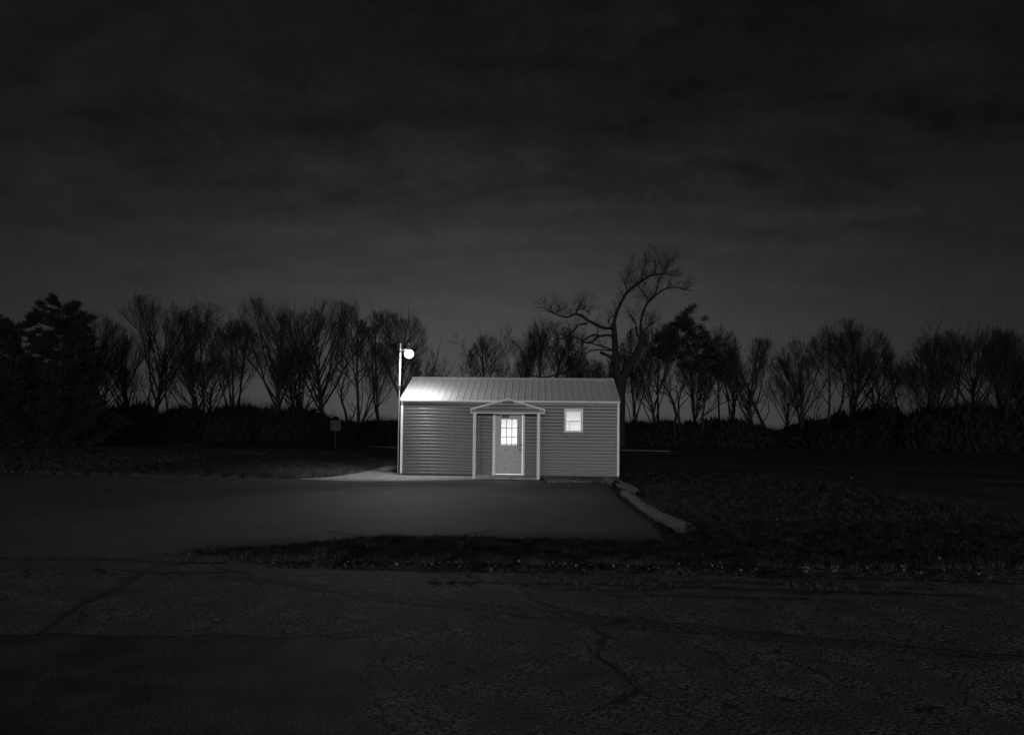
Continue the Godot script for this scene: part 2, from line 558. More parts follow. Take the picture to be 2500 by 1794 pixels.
	g.poly(rough_edge(V([-11.6, -52.0, -10.0, -47.0, -7.5, -44.6, 0, -43.5, 6.5, -43.2, 10.5, -45.0, 12.6, -48.0, 12.4, -50.0, 8, -55, 0, -58, -8, -58]), 0.5, 0.1), 0.0, 0.05)
	tag(obj("far_asphalt", g, M.patch), "dark paving round the pale pad behind the hut", "pavement", "", "structure")
	g = Geo.new()
	g.poly(PackedVector2Array(V([-10.9, -52.6, -7.9, -49.4, 0.0, -49.6, 7.2, -50.2, 11.5, -49.2, 11.2, -51.0, 8.4, -53.9, 0, -56.5, -7.5, -57.0])), 0.02, 0.02)
	tag(obj("far_concrete_pad", g, M.concrete), "pale concrete pad seen either side behind the hut", "pavement", "", "structure")
	for p in [V([-33.5, -40.6, -29.9, -40.4, -30.4, -43.2, -34, -43.4]), V([-28.6, -43.0, -23.6, -42.2, -23.9, -45.0, -29.0, -46.0]), V([-25.5, -50.5, -23.8, -50.2, -24, -53, -26, -53])]:
		g = Geo.new()
		g.poly(rough_edge(p, 0.3, 0.5), LAWN_Y + 0.008)
		tag(obj("dry_ground", g, M.dry_grass), "pale dry patch in the dark lawn at the left", "ground", "", "structure")

	# gravel strip along the right foot of the hut
	g = Geo.new()
	g.poly(rough_edge(V([1.05, -22.2, 1.05, -20.6, 1.9, -20.4, 2.7, -20.35, 3.3, -21.2, 3.5, -22.6, 1.1, -22.7]), 0.15, 0.22), 0.001)
	tag(obj("gravel_bed", g, M.grit), "bed of gravel at the foot of the hut's right wall", "ground", "", "structure")

func scatter(called: String, mesh: Mesh, m: Material, xs: Array, label: String, category: String, tones := []) -> void:
	var mm := MultiMesh.new()
	mm.transform_format = MultiMesh.TRANSFORM_3D
	mm.use_colors = not tones.is_empty()
	mm.mesh = mesh
	mm.instance_count = xs.size()
	for i in xs.size():
		mm.set_instance_transform(i, xs[i])
		if not tones.is_empty(): mm.set_instance_color(i, Color(tones[i], tones[i], tones[i]))
	var o := MultiMeshInstance3D.new()
	o.name = called
	o.multimesh = mm
	o.material_override = m
	add_child(o, true)
	tag(o, label, category, "", "stuff")

func on_lawn(p: Vector2) -> bool:
	if Geometry2D.is_point_in_polygon(p, drive_poly) or Geometry2D.is_point_in_polygon(p, road_poly): return false
	if p.x > -6.9 and p.x < -3.6 and p.y < -20.6 and p.y > -28.6 and Geometry2D.is_point_in_polygon(p, apron_poly): return false
	if p.x > -3.9 and p.x < 3.9 and p.y < -21.3 and p.y > -27.6: return false
	if p.x > -12 and p.x < 12.8 and p.y < -43 and p.y > -58: return false
	return true

func spin(p: Vector2, y: float, s: float, tilt := 0.2) -> Transform3D:
	var b := Basis(Vector3.UP, rng.randf() * TAU) * Basis(Vector3.RIGHT, rng.randfn(0.0, tilt))
	return Transform3D(b.scaled(Vector3.ONE * s), Vector3(p.x, y, p.y))

func build_ground_cover() -> void:
	var clump := noise(0.7, 3, FastNoiseLite.TYPE_SIMPLEX_SMOOTH, 81)
	var tuft := Geo.new()
	for i in 7:
		var a := rng.randf() * TAU
		var r := Vector3(cos(a), 0, sin(a)) * rng.randf_range(0.0, 0.03)
		var lean := Vector3(rng.randfn(0, 0.3), 1.0, rng.randfn(0, 0.3)).normalized() * rng.randf_range(0.04, 0.095)
		tuft.spike(r, r + lean * 0.6 + lean * 0.4 + Vector3(lean.x, -0.1 * lean.y, lean.z) * 0.4, 0.0032)
	var xs := []
	var tones := []
	for spec in [[-4.3, 3.2, -10.6, -7.7, 42000], [2.3, 9.0, -12.0, -7.2, 18000], [2.5, 10.0, -26.0, -11.0, 9000], [-14.0, -3.6, -34.0, -20.9, 34000], [-32.0, -8.0, -44.0, -21.0, 22000]]:
		var far: float = clampf((-spec[3] - 6.0) / 18.0, 0.0, 1.0)
		for k in spec[4]:
			var p := Vector2(rng.randf_range(spec[0], spec[1]), rng.randf_range(spec[2], spec[3]))
			if clump.get_noise_2d(p.x, p.y) < rng.randf_range(-0.6, 0.25): continue
			if p.y > -8.5 and rng.randf() < 0.6: continue
			if on_lawn(p):
				xs.append(spin(p, LAWN_Y, rng.randf_range(0.7, 1.5) * (1.0 + far) * (0.6 if p.y > -8.5 else 1.0)))
				tones.append(clampf(0.085 + 0.11 * clump.get_noise_2d(p.x * 3.1 + 40.0, p.y * 3.1) + rng.randfn(0.0, 0.012), 0.006, 0.16) * (0.8 if p.x > 2.4 else 1.0))
	scatter("grass", tuft.mesh(), M.blade, xs, "short rough grass of the lawns and of the strip by the road", "grass", tones)

	var leaf := Geo.new()
	for s in [-1.0, 1.0]:
		leaf.tri(Vector3(0, 0, -0.05), Vector3(s * 0.038, 0.018, 0.0), Vector3(0, 0.004, 0.05))
	xs = []
	for spec in [[-4.0, 6.0, -9.6, -7.75, 110], [-4.0, 5.0, -8.45, -7.95, 110], [2.6, 12.0, -26.0, -8.0, 60], [-12.0, -4.2, -30.0, -21.2, 160], [-30.0, -6.0, -40.0, -21.6, 330], [-20.0, -5.5, -22.3, -21.3, 90]]:
		for k in spec[4]:
			var p := Vector2(rng.randf_range(spec[0], spec[1]), rng.randf_range(spec[2], spec[3]))
			if on_lawn(p): xs.append(spin(p, LAWN_Y + 0.05, rng.randf_range(0.3, 0.7) * (1.0 if p.y > -20.0 else 1.7), 0.5))
	scatter("fallen_leaves", leaf.mesh(), M.leaf_litter, xs, "pale fallen leaves lying on the dark grass", "leaves")

	var stone := Geo.new()
	var hull := SphereMesh.new()
	hull.radius = 0.5; hull.height = 0.7; hull.radial_segments = 6; hull.rings = 3
	xs = []
	tones = []
	for k in 5200:
		var p := Vector2(rng.randf_range(1.08, 3.45), rng.randf_range(-22.3, -20.45))
		if p.y > -20.95 + 0.4 * clump.get_noise_2d(p.x * 1.5, 8.0) or clump.get_noise_2d(p.x * 2.0, p.y * 4.0) < rng.randf_range(-0.3, 0.55): continue
		xs.append(spin(p, 0.006, rng.randf_range(0.025, 0.075), 1.0))
		tones.append(rng.randf_range(0.05, 0.42))
	scatter("gravel", hull, M.stone, xs, "loose gravel along the foot of the hut's right wall", "gravel", tones)

	var weed := Geo.new()
	for i in 26:
		var a := rng.randf() * TAU
		var o := Vector3(cos(a), 0, sin(a))
		var tip := o * rng.randf_range(0.03, 0.13) + Vector3.UP * rng.randf_range(0.02, 0.1)
		weed.tri(o * 0.01, tip + o.cross(Vector3.UP) * 0.012, tip * 1.25)
	xs = []
	for k in 150:
		var p := Vector2(rng.randf_range(-0.9, 5.2), 0.0)
		p.y = -7.47 + 0.05 * p.x + rng.randfn(0.0, 0.05) if rng.randf() < 0.7 else rng.randf_range(-7.9, -7.0)
		if clump.get_noise_2d(p.x * 2.2, 3.0) > -0.1: xs.append(spin(p, 0.0, rng.randf_range(0.25, 0.6), 0.1))
	for k in 40: xs.append(spin(Vector2(rng.randf_range(-4.2, -2.7), rng.randf_range(-8.75, -8.35)), 0.0, rng.randf_range(0.3, 0.7), 0.1))
	scatter("weeds", weed.mesh(), M.weed, xs, "low weeds growing in the cracks along the road's far edge", "weeds")

# ---------------------------------------------------------------- the hut
const HALF := 3.67
const EAVE := 2.57
const DEEP := 4.28
const RISE := 0.85
const ROW := 0.1131

var board_prof := [Vector2(0, 0.002), Vector2(-0.034, 0.002), Vector2(-0.038, 0.004), Vector2(-0.043, 0.0095), Vector2(-0.048, 0.0135), Vector2(-0.054, 0.0152), Vector2(-0.1105, 0.0165), Vector2(-0.1138, 0.015), Vector2(-0.1142, 0.0)]
var board_nrm := [Vector2(0, 1), Vector2(0.15, 0.98), Vector2(0.6, 0.8), Vector2(0.72, 0.69), Vector2(0.5, 0.86), Vector2(0.1, 0.99), Vector2(-0.1, 0.99), Vector2(-0.85, 0.5), Vector2(-1, 0)]

func board(parent: Node, x0: float, x1: float, top: float, z: float, face := 0.0, at := Vector3.ZERO) -> void:
	if x1 - x0 < 0.02: return
	var g := Geo.new()
	g.extrude_x(board_prof, board_nrm, x0, x1)
	var o := obj("siding_board", g, M.siding, parent)
	o.rotation.y = face
	o.position = at + Basis(Vector3.UP, face) * Vector3(0, top + rng.randfn(0, 0.0006), z)

func build_hut() -> void:
	var hut := thing("hut", "small one-room hut with grey lap siding, ribbed metal roof and lit door", "hut", Vector3(-0.083, 0, -23.0), deg_to_rad(-2.5))
	var back := -DEEP
	var T := 0.1
	# front wall with its openings, other walls, floor and ceiling
	var g := Geo.new()
	var dl := -0.52; var dr := 0.5; var dt := 2.14
	var wl := 1.87; var wr := 2.45; var wb := 1.53; var wt := 2.25
	for b in [[-HALF, dl, 0.0, EAVE], [dl, dr, dt, EAVE], [dr, wl, 0.0, EAVE], [wl, wr, 0.0, wb], [wl, wr, wt, EAVE], [wr, HALF, 0.0, EAVE]]:
		g.box(Vector3((b[0] + b[1]) / 2, (b[2] + b[3]) / 2, -T / 2), Vector3(b[1] - b[0], b[3] - b[2], T))
	obj("front_wall", g, M.plaster, hut)
	g = Geo.new()
	g.box(Vector3(0, EAVE / 2, back + T / 2), Vector3(HALF * 2, EAVE, T))
	obj("back_wall", g, M.plaster, hut)
	for s in [-1.0, 1.0]:
		g = Geo.new()
		g.box(Vector3(s * (HALF - T / 2), EAVE / 2, back / 2), Vector3(T, EAVE, DEEP - 2 * T))
		var xo: float = s * HALF
		var xi: float = s * (HALF - T)
		for x in [xo, xi]:
			var a := Vector3(x, EAVE, 0); var b2 := Vector3(x, EAVE, back); var c := Vector3(x, EAVE + RISE, back / 2)
			if (x == xo) == (s > 0): g.tri(a, b2, c)
			else: g.tri(a, c, b2)
		obj("gable_wall", g, M.plaster, hut)
	g = Geo.new()
	g.box(Vector3(0, 0.02, back / 2), Vector3(HALF * 2 - 0.22, 0.06, DEEP - 0.22))
	g.box(Vector3(0, 0.022, -0.06), Vector3(1.0, 0.062, 0.1))
	obj("floor", g, M.floor, hut)
	g = Geo.new()
	g.box(Vector3(0, 2.46, back / 2), Vector3(HALF * 2 - 0.22, 0.05, DEEP - 0.22))
	obj("ceiling", g, M.plaster, hut)
	g = Geo.new()
	g.box(Vector3(0, 0.03, 0.003), Vector3(HALF * 2 - 0.02, 0.06, 0.012))
	obj("base_skirt", g, M.dark, hut)
	# things fixed to the inside walls that show through the panes
	var shelf := bx("wall_rail", Vector3(0, 0.96, back + T + 0.012), Vector3(6.9, 0.05, 0.024), M.timber, hut)
	shelf.set_meta("label", "rail along the inside back wall")
	bx("wall_batten", Vector3(2.19, 0.96, back + T + 0.014), Vector3(0.06, 1.84, 0.028), M.floor, hut)
	for h in [1.63, 1.79]: bx("wall_rail", Vector3(2.6, h, back + T + 0.01), Vector3(1.4, 0.014, 0.02), M.floor, hut)
	# siding
	for r in 22:
		var top := EAVE - 0.035 - r * ROW
		var spans := []
		if top - ROW < 2.15: spans = [[-HALF + 0.03, -0.535], [0.515, HALF - 0.03]]
		else: spans = [[-HALF + 0.03, HALF - 0.03]]
		for sp in spans:
			if sp[1] > 2.0 and top > 1.52 and top - ROW < 2.27:
				board(hut, sp[0], 1.845, top, 0.0)
				board(hut, 2.475, sp[1], top, 0.0)
			else: board(hut, sp[0], sp[1], top, 0.0)
		board(hut, -HALF, HALF, top, -back, PI)
	for r in 30:
		var top := EAVE + RISE - 0.06 - r * ROW
		var half := minf(DEEP / 2, (EAVE + RISE - top) / RISE * DEEP / 2 - 0.02)
		if top < 0.08: continue
		for s in [-1.0, 1.0]: board(hut, -half, half, top, HALF, s * PI / 2, Vector3(0, 0, back / 2))
	# corner trims: one leg on each face
	for s in [-1.0, 1.0]:
		g = Geo.new()
		g.box(Vector3(s * (HALF - 0.02), EAVE / 2 + 0.035, 0.012), Vector3(0.075, EAVE - 0.07, 0.024), 0.003)
		g.box(Vector3(s * (HALF + 0.009), EAVE / 2 + 0.035, -0.04), Vector3(0.017, EAVE - 0.07, 0.079), 0.003)
		obj("corner_trim", g, M.trim, hut)
	# roof
	var over := 0.11
	var run := DEEP / 2 + over
	var slope := atan2(RISE, DEEP / 2)
	var L := run / cos(slope)
	var pw := 7.36 / 32.0
	var pg := Geo.new()
	var rib := 0.016
	var prof := [[0.0, 0.0], [0.012, rib], [0.030, rib], [0.042, 0.0], [0.105, 0.0], [0.110, 0.003], [0.118, 0.003], [0.123, 0.0], [pw, 0.0]]
	for i in prof.size() - 1:
		var a := Vector3(prof[i][0], prof[i][1], 0); var b3 := Vector3(prof[i + 1][0], prof[i + 1][1], 0)
		pg.quad(a + Vector3(0, 0, L), b3 + Vector3(0, 0, L), b3, a)
	pg.quad(Vector3(0, -0.006, L), Vector3(pw, -0.006, L), Vector3(pw, 0, L), Vector3(0, 0, L))
	pg.quad(Vector3(0, 0, L), Vector3(0.042, 0, L), Vector3(0.03, rib, L), Vector3(0.012, rib, L))
	var panel := pg.mesh()
	var sg := Geo.new()
	for k in 4:
		var z := 0.16 + k * (L - 0.3) / 3.0
		sg.lathe([Vector2(0.011, 0.0), Vector2(0.011, 0.002), Vector2(0.006, 0.003), Vector2(0.006, 0.008), Vector2(0.0, 0.0085)], 6, Vector3(0.165, 0.0, z))
	var screws := sg.mesh()
	for side in [0, 1]:
		var holder := Transform3D(Basis(Vector3.UP, PI * side) * Basis(Vector3.RIGHT, slope), Vector3(0, EAVE + RISE + 0.03, back / 2))
		for i in 32:
			var o := obj("roof_panel", panel, M.roof, hut)
			o.transform = holder * Transform3D(Basis(), Vector3(-3.68 + i * pw, rng.randfn(0, 0.0008), 0))
			var sc := obj("screw", screws, M.galv, o)
			sc.set_meta("kind", "stuff")
		g = Geo.new()
		g.box(Vector3(0, -0.03, L / 2 - 0.02), Vector3(7.34, 0.044, L - 0.04))
		obj("roof_deck", g, M.timber, hut).transform = holder
		g = Geo.new()
		g.box(Vector3(0, -0.035, L + 0.004), Vector3(7.37, 0.06, 0.012), 0.003)
		obj("eave_trim", g, M.trim, hut).transform = holder
		for s in [-1.0, 1.0]:
			g = Geo.new()
			g.box(Vector3(s * 3.695, -0.022, L / 2), Vector3(0.024, 0.1, L + 0.012), 0.004)
			g.box(Vector3(s * 3.665, 0.021, L / 2), Vector3(0.09, 0.008, L), 0.002)
			obj("rake_trim", g, M.roof, hut).transform = holder
	g = Geo.new()
	for s in [-1.0, 1.0]:
		var top := Vector3(0, EAVE + RISE + 0.065, back / 2)
		var d := Vector3(0, -sin(slope), s * cos(slope)) * 0.16
		var nn := Vector3(0, cos(slope), s * sin(slope)) * 0.006
		var x := Vector3(3.72, 0, 0)
		if s > 0:
			g.quad(top - x + d + nn, top + x + d + nn, top + x + nn, top - x + nn)
			g.quad(top - x + d - nn, top + x + d - nn, top + x + d + nn, top - x + d + nn)
			g.quad(top - x + nn - nn * 2, top + x - nn, top + x + d - nn, top - x + d - nn)
		else:
			g.quad(top + x + d + nn, top - x + d + nn, top - x + nn, top + x + nn)
			g.quad(top + x + d - nn, top - x + d - nn, top - x + d + nn, top + x + d + nn)
			g.quad(top + x - nn, top - x - nn, top - x + d - nn, top + x + d - nn)
	obj("ridge_cap", g, M.roof, hut)
	build_porch(hut)
	build_door(hut)
	build_window(hut)
	# ceiling light inside
	for p in [Vector3(-1.9, 2.4, -2.1), Vector3(0.2, 2.4, -2.1), Vector3(2.2, 2.4, -2.1)]:
		var f := bx("ceiling_light", p, Vector3(1.2, 0.05, 0.3), M.trim, hut, 0.004)
		bx("tube", p + Vector3(0, -0.035, 0), Vector3(1.1, 0.018, 0.22), M.tube_glow, f, 0.004)
		var a := AreaLight3D.new()
		a.name = "room_light"
		a.area_size = Vector2(1.1, 0.22)
		a.light_energy = ROOM
		a.shadow_enabled = true
		a.area_range = 20.0
		a.rotation.x = -PI / 2
		a.position = p + Vector3(0, -0.05, 0)
		hut.add_child(a, true)

func build_porch(hut: Node3D) -> void:
	var c := 0.0
	var zf := 1.2
	var hw := 1.17
	var low := 2.12
	var mid := 2.225
	var top := 2.55
	# gable face: three boards cut to the triangle, on a backing
	var g := Geo.new()
	var f := [Vector3(c - hw + 0.02, low, zf - 0.03), Vector3(c + hw - 0.02, low, zf - 0.03), Vector3(c + hw - 0.02, mid, zf - 0.03), Vector3(c, top - 0.02, zf - 0.03), Vector3(c - hw + 0.02, mid, zf - 0.03)]
	for i in range(1, 4): g.tri(f[0], f[i], f[i + 1])
	for i in range(1, 4): g.tri(f[0] - Vector3(0, 0, 0.04), f[i + 1] - Vector3(0, 0, 0.04), f[i] - Vector3(0, 0, 0.04))
	obj("porch_gable", g, M.siding, hut)
	for k in 4:
		var tp := low + 0.03 + (k + 1) * ROW
		var h := minf(hw - 0.03, (top - 0.01 - tp) / (top - mid) * hw)
		board(hut, c - h, c + h, tp, zf - 0.03)
	# roof slabs, fascia and trim
	for s in [-1.0, 1.0]:
		var a := Vector3(c + s * (hw + 0.02), mid, 0); var b := Vector3(c, top + 0.008, 0)
		var d := (b - a)
		var ln := Vector2(d.x, d.y).length()
		var ang := atan2(d.y, d.x)
		g = Geo.new()
		g.box(Vector3(ln / 2, 0.014, (zf + 0.02) / 2), Vector3(ln, 0.024, zf + 0.02), 0.003)
		var o := obj("porch_roof", g, M.roof, hut)
		o.transform = Transform3D(Basis(Vector3.BACK, ang), a)
		g = Geo.new()
		g.box(Vector3(ln / 2, -0.01, zf + 0.0), Vector3(ln + 0.01, 0.024, 0.03), 0.003)
		g.box(Vector3(ln / 2, 0.012, zf + 0.024), Vector3(ln + 0.01, 0.018, 0.012), 0.002)
		o = obj("rake_trim", g, M.trim, hut)
		o.transform = Transform3D(Basis(Vector3.BACK, ang), a)
		bx("porch_fascia", Vector3(c + s * (hw + 0.008), (low + mid) / 2, zf - 0.006), Vector3(0.03, mid - low + 0.02, 0.034), M.trim, hut)
		bx("side_fascia", Vector3(c + s * (hw + 0.006), (low + mid) / 2, zf / 2 - 0.02), Vector3(0.02, mid - low - 0.01, zf - 0.05), M.trim, hut)
	bx("front_fascia", Vector3(c, low - 0.006, zf - 0.004), Vector3(hw * 2 + 0.03, 0.034, 0.03), M.trim, hut)
	g = Geo.new()
	g.box(Vector3(c, low - 0.005, zf / 2 - 0.01), Vector3(hw * 2 - 0.02, 0.012, zf - 0.03))
	obj("porch_soffit", g, M.trim, hut)
	for p in [[-1.06, 0.0], [0.99, 0.0]]:
		bx("porch_post", Vector3(p[0], (low - 0.012) / 2, zf - 0.07), Vector3(0.098, low - 0.025, 0.098), M.trim, hut, 0.006)
	g = Geo.new()
	g.box(Vector3(-0.03, 0.02, zf / 2 - 0.02), Vector3(2.06, 0.06, zf - 0.12), 0.006)
	obj("door_stoop", g, M.concrete, hut)

func build_door(hut: Node3D) -> void:
	var door := Node3D.new()
	door.name = "door"
	hut.add_child(door)
	# casing and jambs
	for s in [[-0.495, -0.54], [0.468, 0.51]]:
		bx("door_casing", Vector3((s[0] + s[1]) / 2, 1.08, 0.018), Vector3(absf(s[1] - s[0]) + 0.03, 2.12, 0.036), M.trim, door)
		bx("door_jamb", Vector3(s[0] + (0.018 if s[0] < 0 else -0.006), 1.08, -0.04), Vector3(0.022, 2.1, 0.08), M.trim, door)
	bx("door_casing", Vector3(-0.015, 2.145, 0.0185), Vector3(1.05, 0.06, 0.037), M.trim, door)
	bx("door_jamb", Vector3(-0.015, 2.112, -0.04), Vector3(0.93, 0.02, 0.08), M.trim, door)
	# leaf with a cut-out for the nine panes; hung a little open of the right jamb and the sill
	var x0 := -0.462; var x1 := 0.434; var y0 := 0.093; var y1 := 2.098
	var gx0 := -0.275; var gx1 := 0.27; var gy0 := 1.04; var gy1 := 1.925
	var z := -0.028
	var g := Geo.new()
	for b in [[x0, gx0, y0, y1], [gx1, x1, y0, y1], [gx0, gx1, y0, gy0], [gx0, gx1, gy1, y1]]:
		g.box(Vector3((b[0] + b[1]) / 2, (b[2] + b[3]) / 2, z), Vector3(b[1] - b[0], b[3] - b[2], 0.044))
	obj("door_leaf", g, M.door, door)
	g = Geo.new()
	for s in [-1.0, 1.0]:
		g.box(Vector3(-0.0025 + s * 0.2815, (gy0 + gy1) / 2, z + 0.026), Vector3(0.026, gy1 - gy0 + 0.05, 0.014), 0.004)
		g.box(Vector3(-0.0025, (gy0 + gy1) / 2 + s * 0.4515, z + 0.0255), Vector3(0.54, 0.024, 0.013), 0.004)
	obj("glazing_frame", g, M.door, door)
	var cw := (gx1 - gx0) / 3.0
	var chh := (gy1 - gy0) / 3.0
	for i in range(1, 3):
		bx("muntin", Vector3(gx0 + cw * i, (gy0 + gy1) / 2, z + 0.012), Vector3(0.02, gy1 - gy0, 0.024), M.timber, door, 0.003)
		bx("muntin", Vector3((gx0 + gx1) / 2, gy0 + chh * i, z + 0.011), Vector3(gx1 - gx0, 0.02, 0.021), M.timber, door, 0.003)
	for i in 3:
		for j in 3:
			var p := Geo.new()
			var cx := gx0 + cw * (i + 0.5)
			var cy := gy0 + chh * (j + 0.5)
			var hx := cw / 2 - 0.007
			var hy := chh / 2 - 0.007
			p.quad(Vector3(cx - hx, cy - hy, z), Vector3(cx + hx, cy - hy, z), Vector3(cx + hx, cy + hy, z), Vector3(cx - hx, cy + hy, z))
			obj("pane", p, M.glass, door)
	# handle, lock, letter slot, closer, threshold
	g = Geo.new()
	g.lathe([Vector2(0.034, 0), Vector2(0.034, 0.006), Vector2(0.014, 0.012), Vector2(0.013, 0.03), Vector2(0.026, 0.038), Vector2(0.03, 0.05), Vector2(0.022, 0.062), Vector2(0.0, 0.066)], 14)
	var k := obj("door_knob", g, M.steel, door)
	k.transform = Transform3D(Basis(Vector3.RIGHT, PI / 2), Vector3(0.376, 0.915, z + 0.022))
	g = Geo.new()
	g.lathe([Vector2(0.03, 0), Vector2(0.03, 0.008), Vector2(0.022, 0.014), Vector2(0.012, 0.015), Vector2(0.0, 0.0155)], 14)
	k = obj("deadbolt", g, M.dark, door)
	k.transform = Transform3D(Basis(Vector3.RIGHT, PI / 2), Vector3(0.376, 1.065, z + 0.022))
	bx("letter_slot", Vector3(-0.105, 0.925, z + 0.024), Vector3(0.085, 0.014, 0.008), M.dark, door, 0.002)
	bx("door_closer", Vector3(-0.13, 2.02, z + 0.04), Vector3(0.24, 0.05, 0.04), M.dark, door, 0.006)
	bx("closer_arm", Vector3(-0.14, 1.985, z + 0.046), Vector3(0.2, 0.018, 0.03), M.galv, door, 0.003)
	bx("closer_bracket", Vector3(-0.36, 2.055, z + 0.034), Vector3(0.09, 0.03, 0.024), M.dark, door, 0.003)
	bx("closer_bracket", Vector3(-0.385, 2.03, z + 0.034), Vector3(0.03, 0.03, 0.022), M.dark, door, 0.003)
	bx("threshold", Vector3(-0.015, 0.058, -0.03), Vector3(0.95, 0.014, 0.12), M.galv, door, 0.003)

func build_window(hut: Node3D) -> void:
	var w := Node3D.new()
	w.name = "window"
	hut.add_child(w)
	var x0 := 1.845; var x1 := 2.475; var y0 := 1.50; var y1 := 2.275
	var cx := (x0 + x1) / 2; var cy := (y0 + y1) / 2
	var g := Geo.new()
	for s in [-1.0, 1.0]:
		g.box(Vector3(cx + s * (x1 - x0 - 0.045) / 2, cy, 0.0), Vector3(0.045, y1 - y0, 0.06), 0.004)
		g.box(Vector3(cx, cy + s * (y1 - y0 - 0.045) / 2, -0.001), Vector3(x1 - x0 - 0.09, 0.045, 0.056), 0.004)
	obj("window_frame", g, M.trim, w)
	for k in 2:
		var b := y0 + 0.045 + k * 0.325
		var t := b + (0.36 if k == 1 else 0.34)
		if k == 1: t = y1 - 0.046
		var z := -0.012 - k * 0.02
		var e := 0.026
		g = Geo.new()
		for s in [-1.0, 1.0]:
			g.box(Vector3(cx + s * ((x1 - x0) / 2 - 0.045 - e / 2), (b + t) / 2, z), Vector3(e, t - b, 0.022), 0.003)
			g.box(Vector3(cx, (b + t) / 2 + s * ((t - b - e) / 2), z), Vector3(x1 - x0 - 0.09 - 2 * e, e, 0.02), 0.003)
		var sash := obj("window_sash", g, M.trim, w)
		var p := Geo.new()
		var hx := (x1 - x0) / 2 - 0.045 - e
		p.quad(Vector3(cx - hx, b + e, z), Vector3(cx + hx, b + e, z), Vector3(cx + hx, t - e, z), Vector3(cx - hx, t - e, z))
		obj("pane", p, M.glass, sash)

# ---------------------------------------------------------------- lamps
func build_yard_lamp() -> void:
	var at := Vector3(-3.80, 0, -23.02)
	var lamp := thing("yard_lamp", "glowing yard lamp on a pale pole at the hut's left gable", "lamp", at)
	var g := Geo.new()
	g.tube([Vector3(-0.02, 0, 0), Vector3(-0.012, 2.5, 0), Vector3(-0.006, 3.0, 0)], [0.018, 0.019, 0.02], 12)
	obj("lower_pole", g, M.galv, lamp)
	g = Geo.new()
	g.tube([Vector3(-0.006, 3.0, 0), Vector3(0.0, 3.9, 0), Vector3(0.004, 4.3, 0)], [0.034, 0.038, 0.033], 12)
	obj("upper_pole", g, M.galv, lamp)
	g = Geo.new()
	g.tube([Vector3(0.004, 4.3, 0), Vector3(0.006, 4.46, 0)], [0.022, 0.022], 10)
	obj("pole_cap", g, M.galv, lamp)
	for y in [2.98, 2.9, 3.52, 3.96]:
		g = Geo.new()
		g.tube([Vector3(0, y, 0), Vector3(0, y + 0.03, 0)], [0.043, 0.043], 12)
		obj("clamp_band", g, M.dark, lamp)
	var head := HEAD - at
	g = Geo.new()
	g.tube([Vector3(0, 4.14, 0), Vector3(0.08, 4.2, 0.25), head + Vector3(0, 0.17, -0.15), head + Vector3(0, 0.14, 0)], [0.02, 0.02, 0.02, 0.02], 8)
	obj("arm", g, M.galv, lamp)
	g = Geo.new()
	g.lathe([Vector2(0.0, 0.25), Vector2(0.03, 0.25), Vector2(0.035, 0.19), Vector2(0.07, 0.185), Vector2(0.085, 0.12), Vector2(0.095, 0.09), Vector2(0.09, 0.085), Vector2(0.0, 0.085)], 18, head)
	obj("housing", g, M.galv, lamp)
	g = Geo.new()
	g.lathe([Vector2(0.035, 0.25), Vector2(0.04, 0.3), Vector2(0.03, 0.33), Vector2(0.0, 0.335)], 12, head)
	obj("photocell", g, M.galv, lamp)
	g = Geo.new()
	g.lathe([Vector2(0.088, 0.085), Vector2(0.135, 0.045), Vector2(0.155, -0.03), Vector2(0.14, -0.1), Vector2(0.095, -0.15), Vector2(0.04, -0.175), Vector2(0.0, -0.18)], 24, head)
	obj("lamp_lens", g, M.lens_glow, lamp)
	var l := OmniLight3D.new()
	l.name = "lamp_light"
	l.light_energy = SPILL                               # the lens glows all round ...
	l.light_size = 0.1
	l.omni_range = 120.0
	l.omni_attenuation = 2.0
	l.shadow_enabled = true
	l.position = head + Vector3(0, -0.03, 0)
	lamp.add_child(l)
	var b := SpotLight3D.new()                           # ... and its reflector, tilted back to the hut, throws a cone
	b.name = "reflector_beam"
	b.light_energy = BEAM
	b.light_size = 0.1
	b.spot_angle = 55.0
	b.spot_angle_attenuation = 0.65
	b.spot_range = 40.0
	b.spot_attenuation = 2.0
	b.shadow_enabled = true
	b.transform = Transform3D(Basis.looking_at(Vector3(-0.131, -0.879, -0.459)), head + Vector3(0, -0.03, 0))
	lamp.add_child(b)
	var t := SpotLight3D.new()                           # its front refractor throws far out over the driveway and the road
	t.name = "refractor_throw"
	t.light_energy = THROW
	t.light_size = 0.1
	t.spot_angle = 49.0
	t.spot_angle_attenuation = 1.0
	t.spot_range = 80.0
	t.spot_attenuation = 2.0
	t.shadow_enabled = true
	t.transform = Transform3D(Basis.looking_at(Vector3(0.2, -0.16, 1.0)), head + Vector3(0, -0.03, 0))
	lamp.add_child(t)

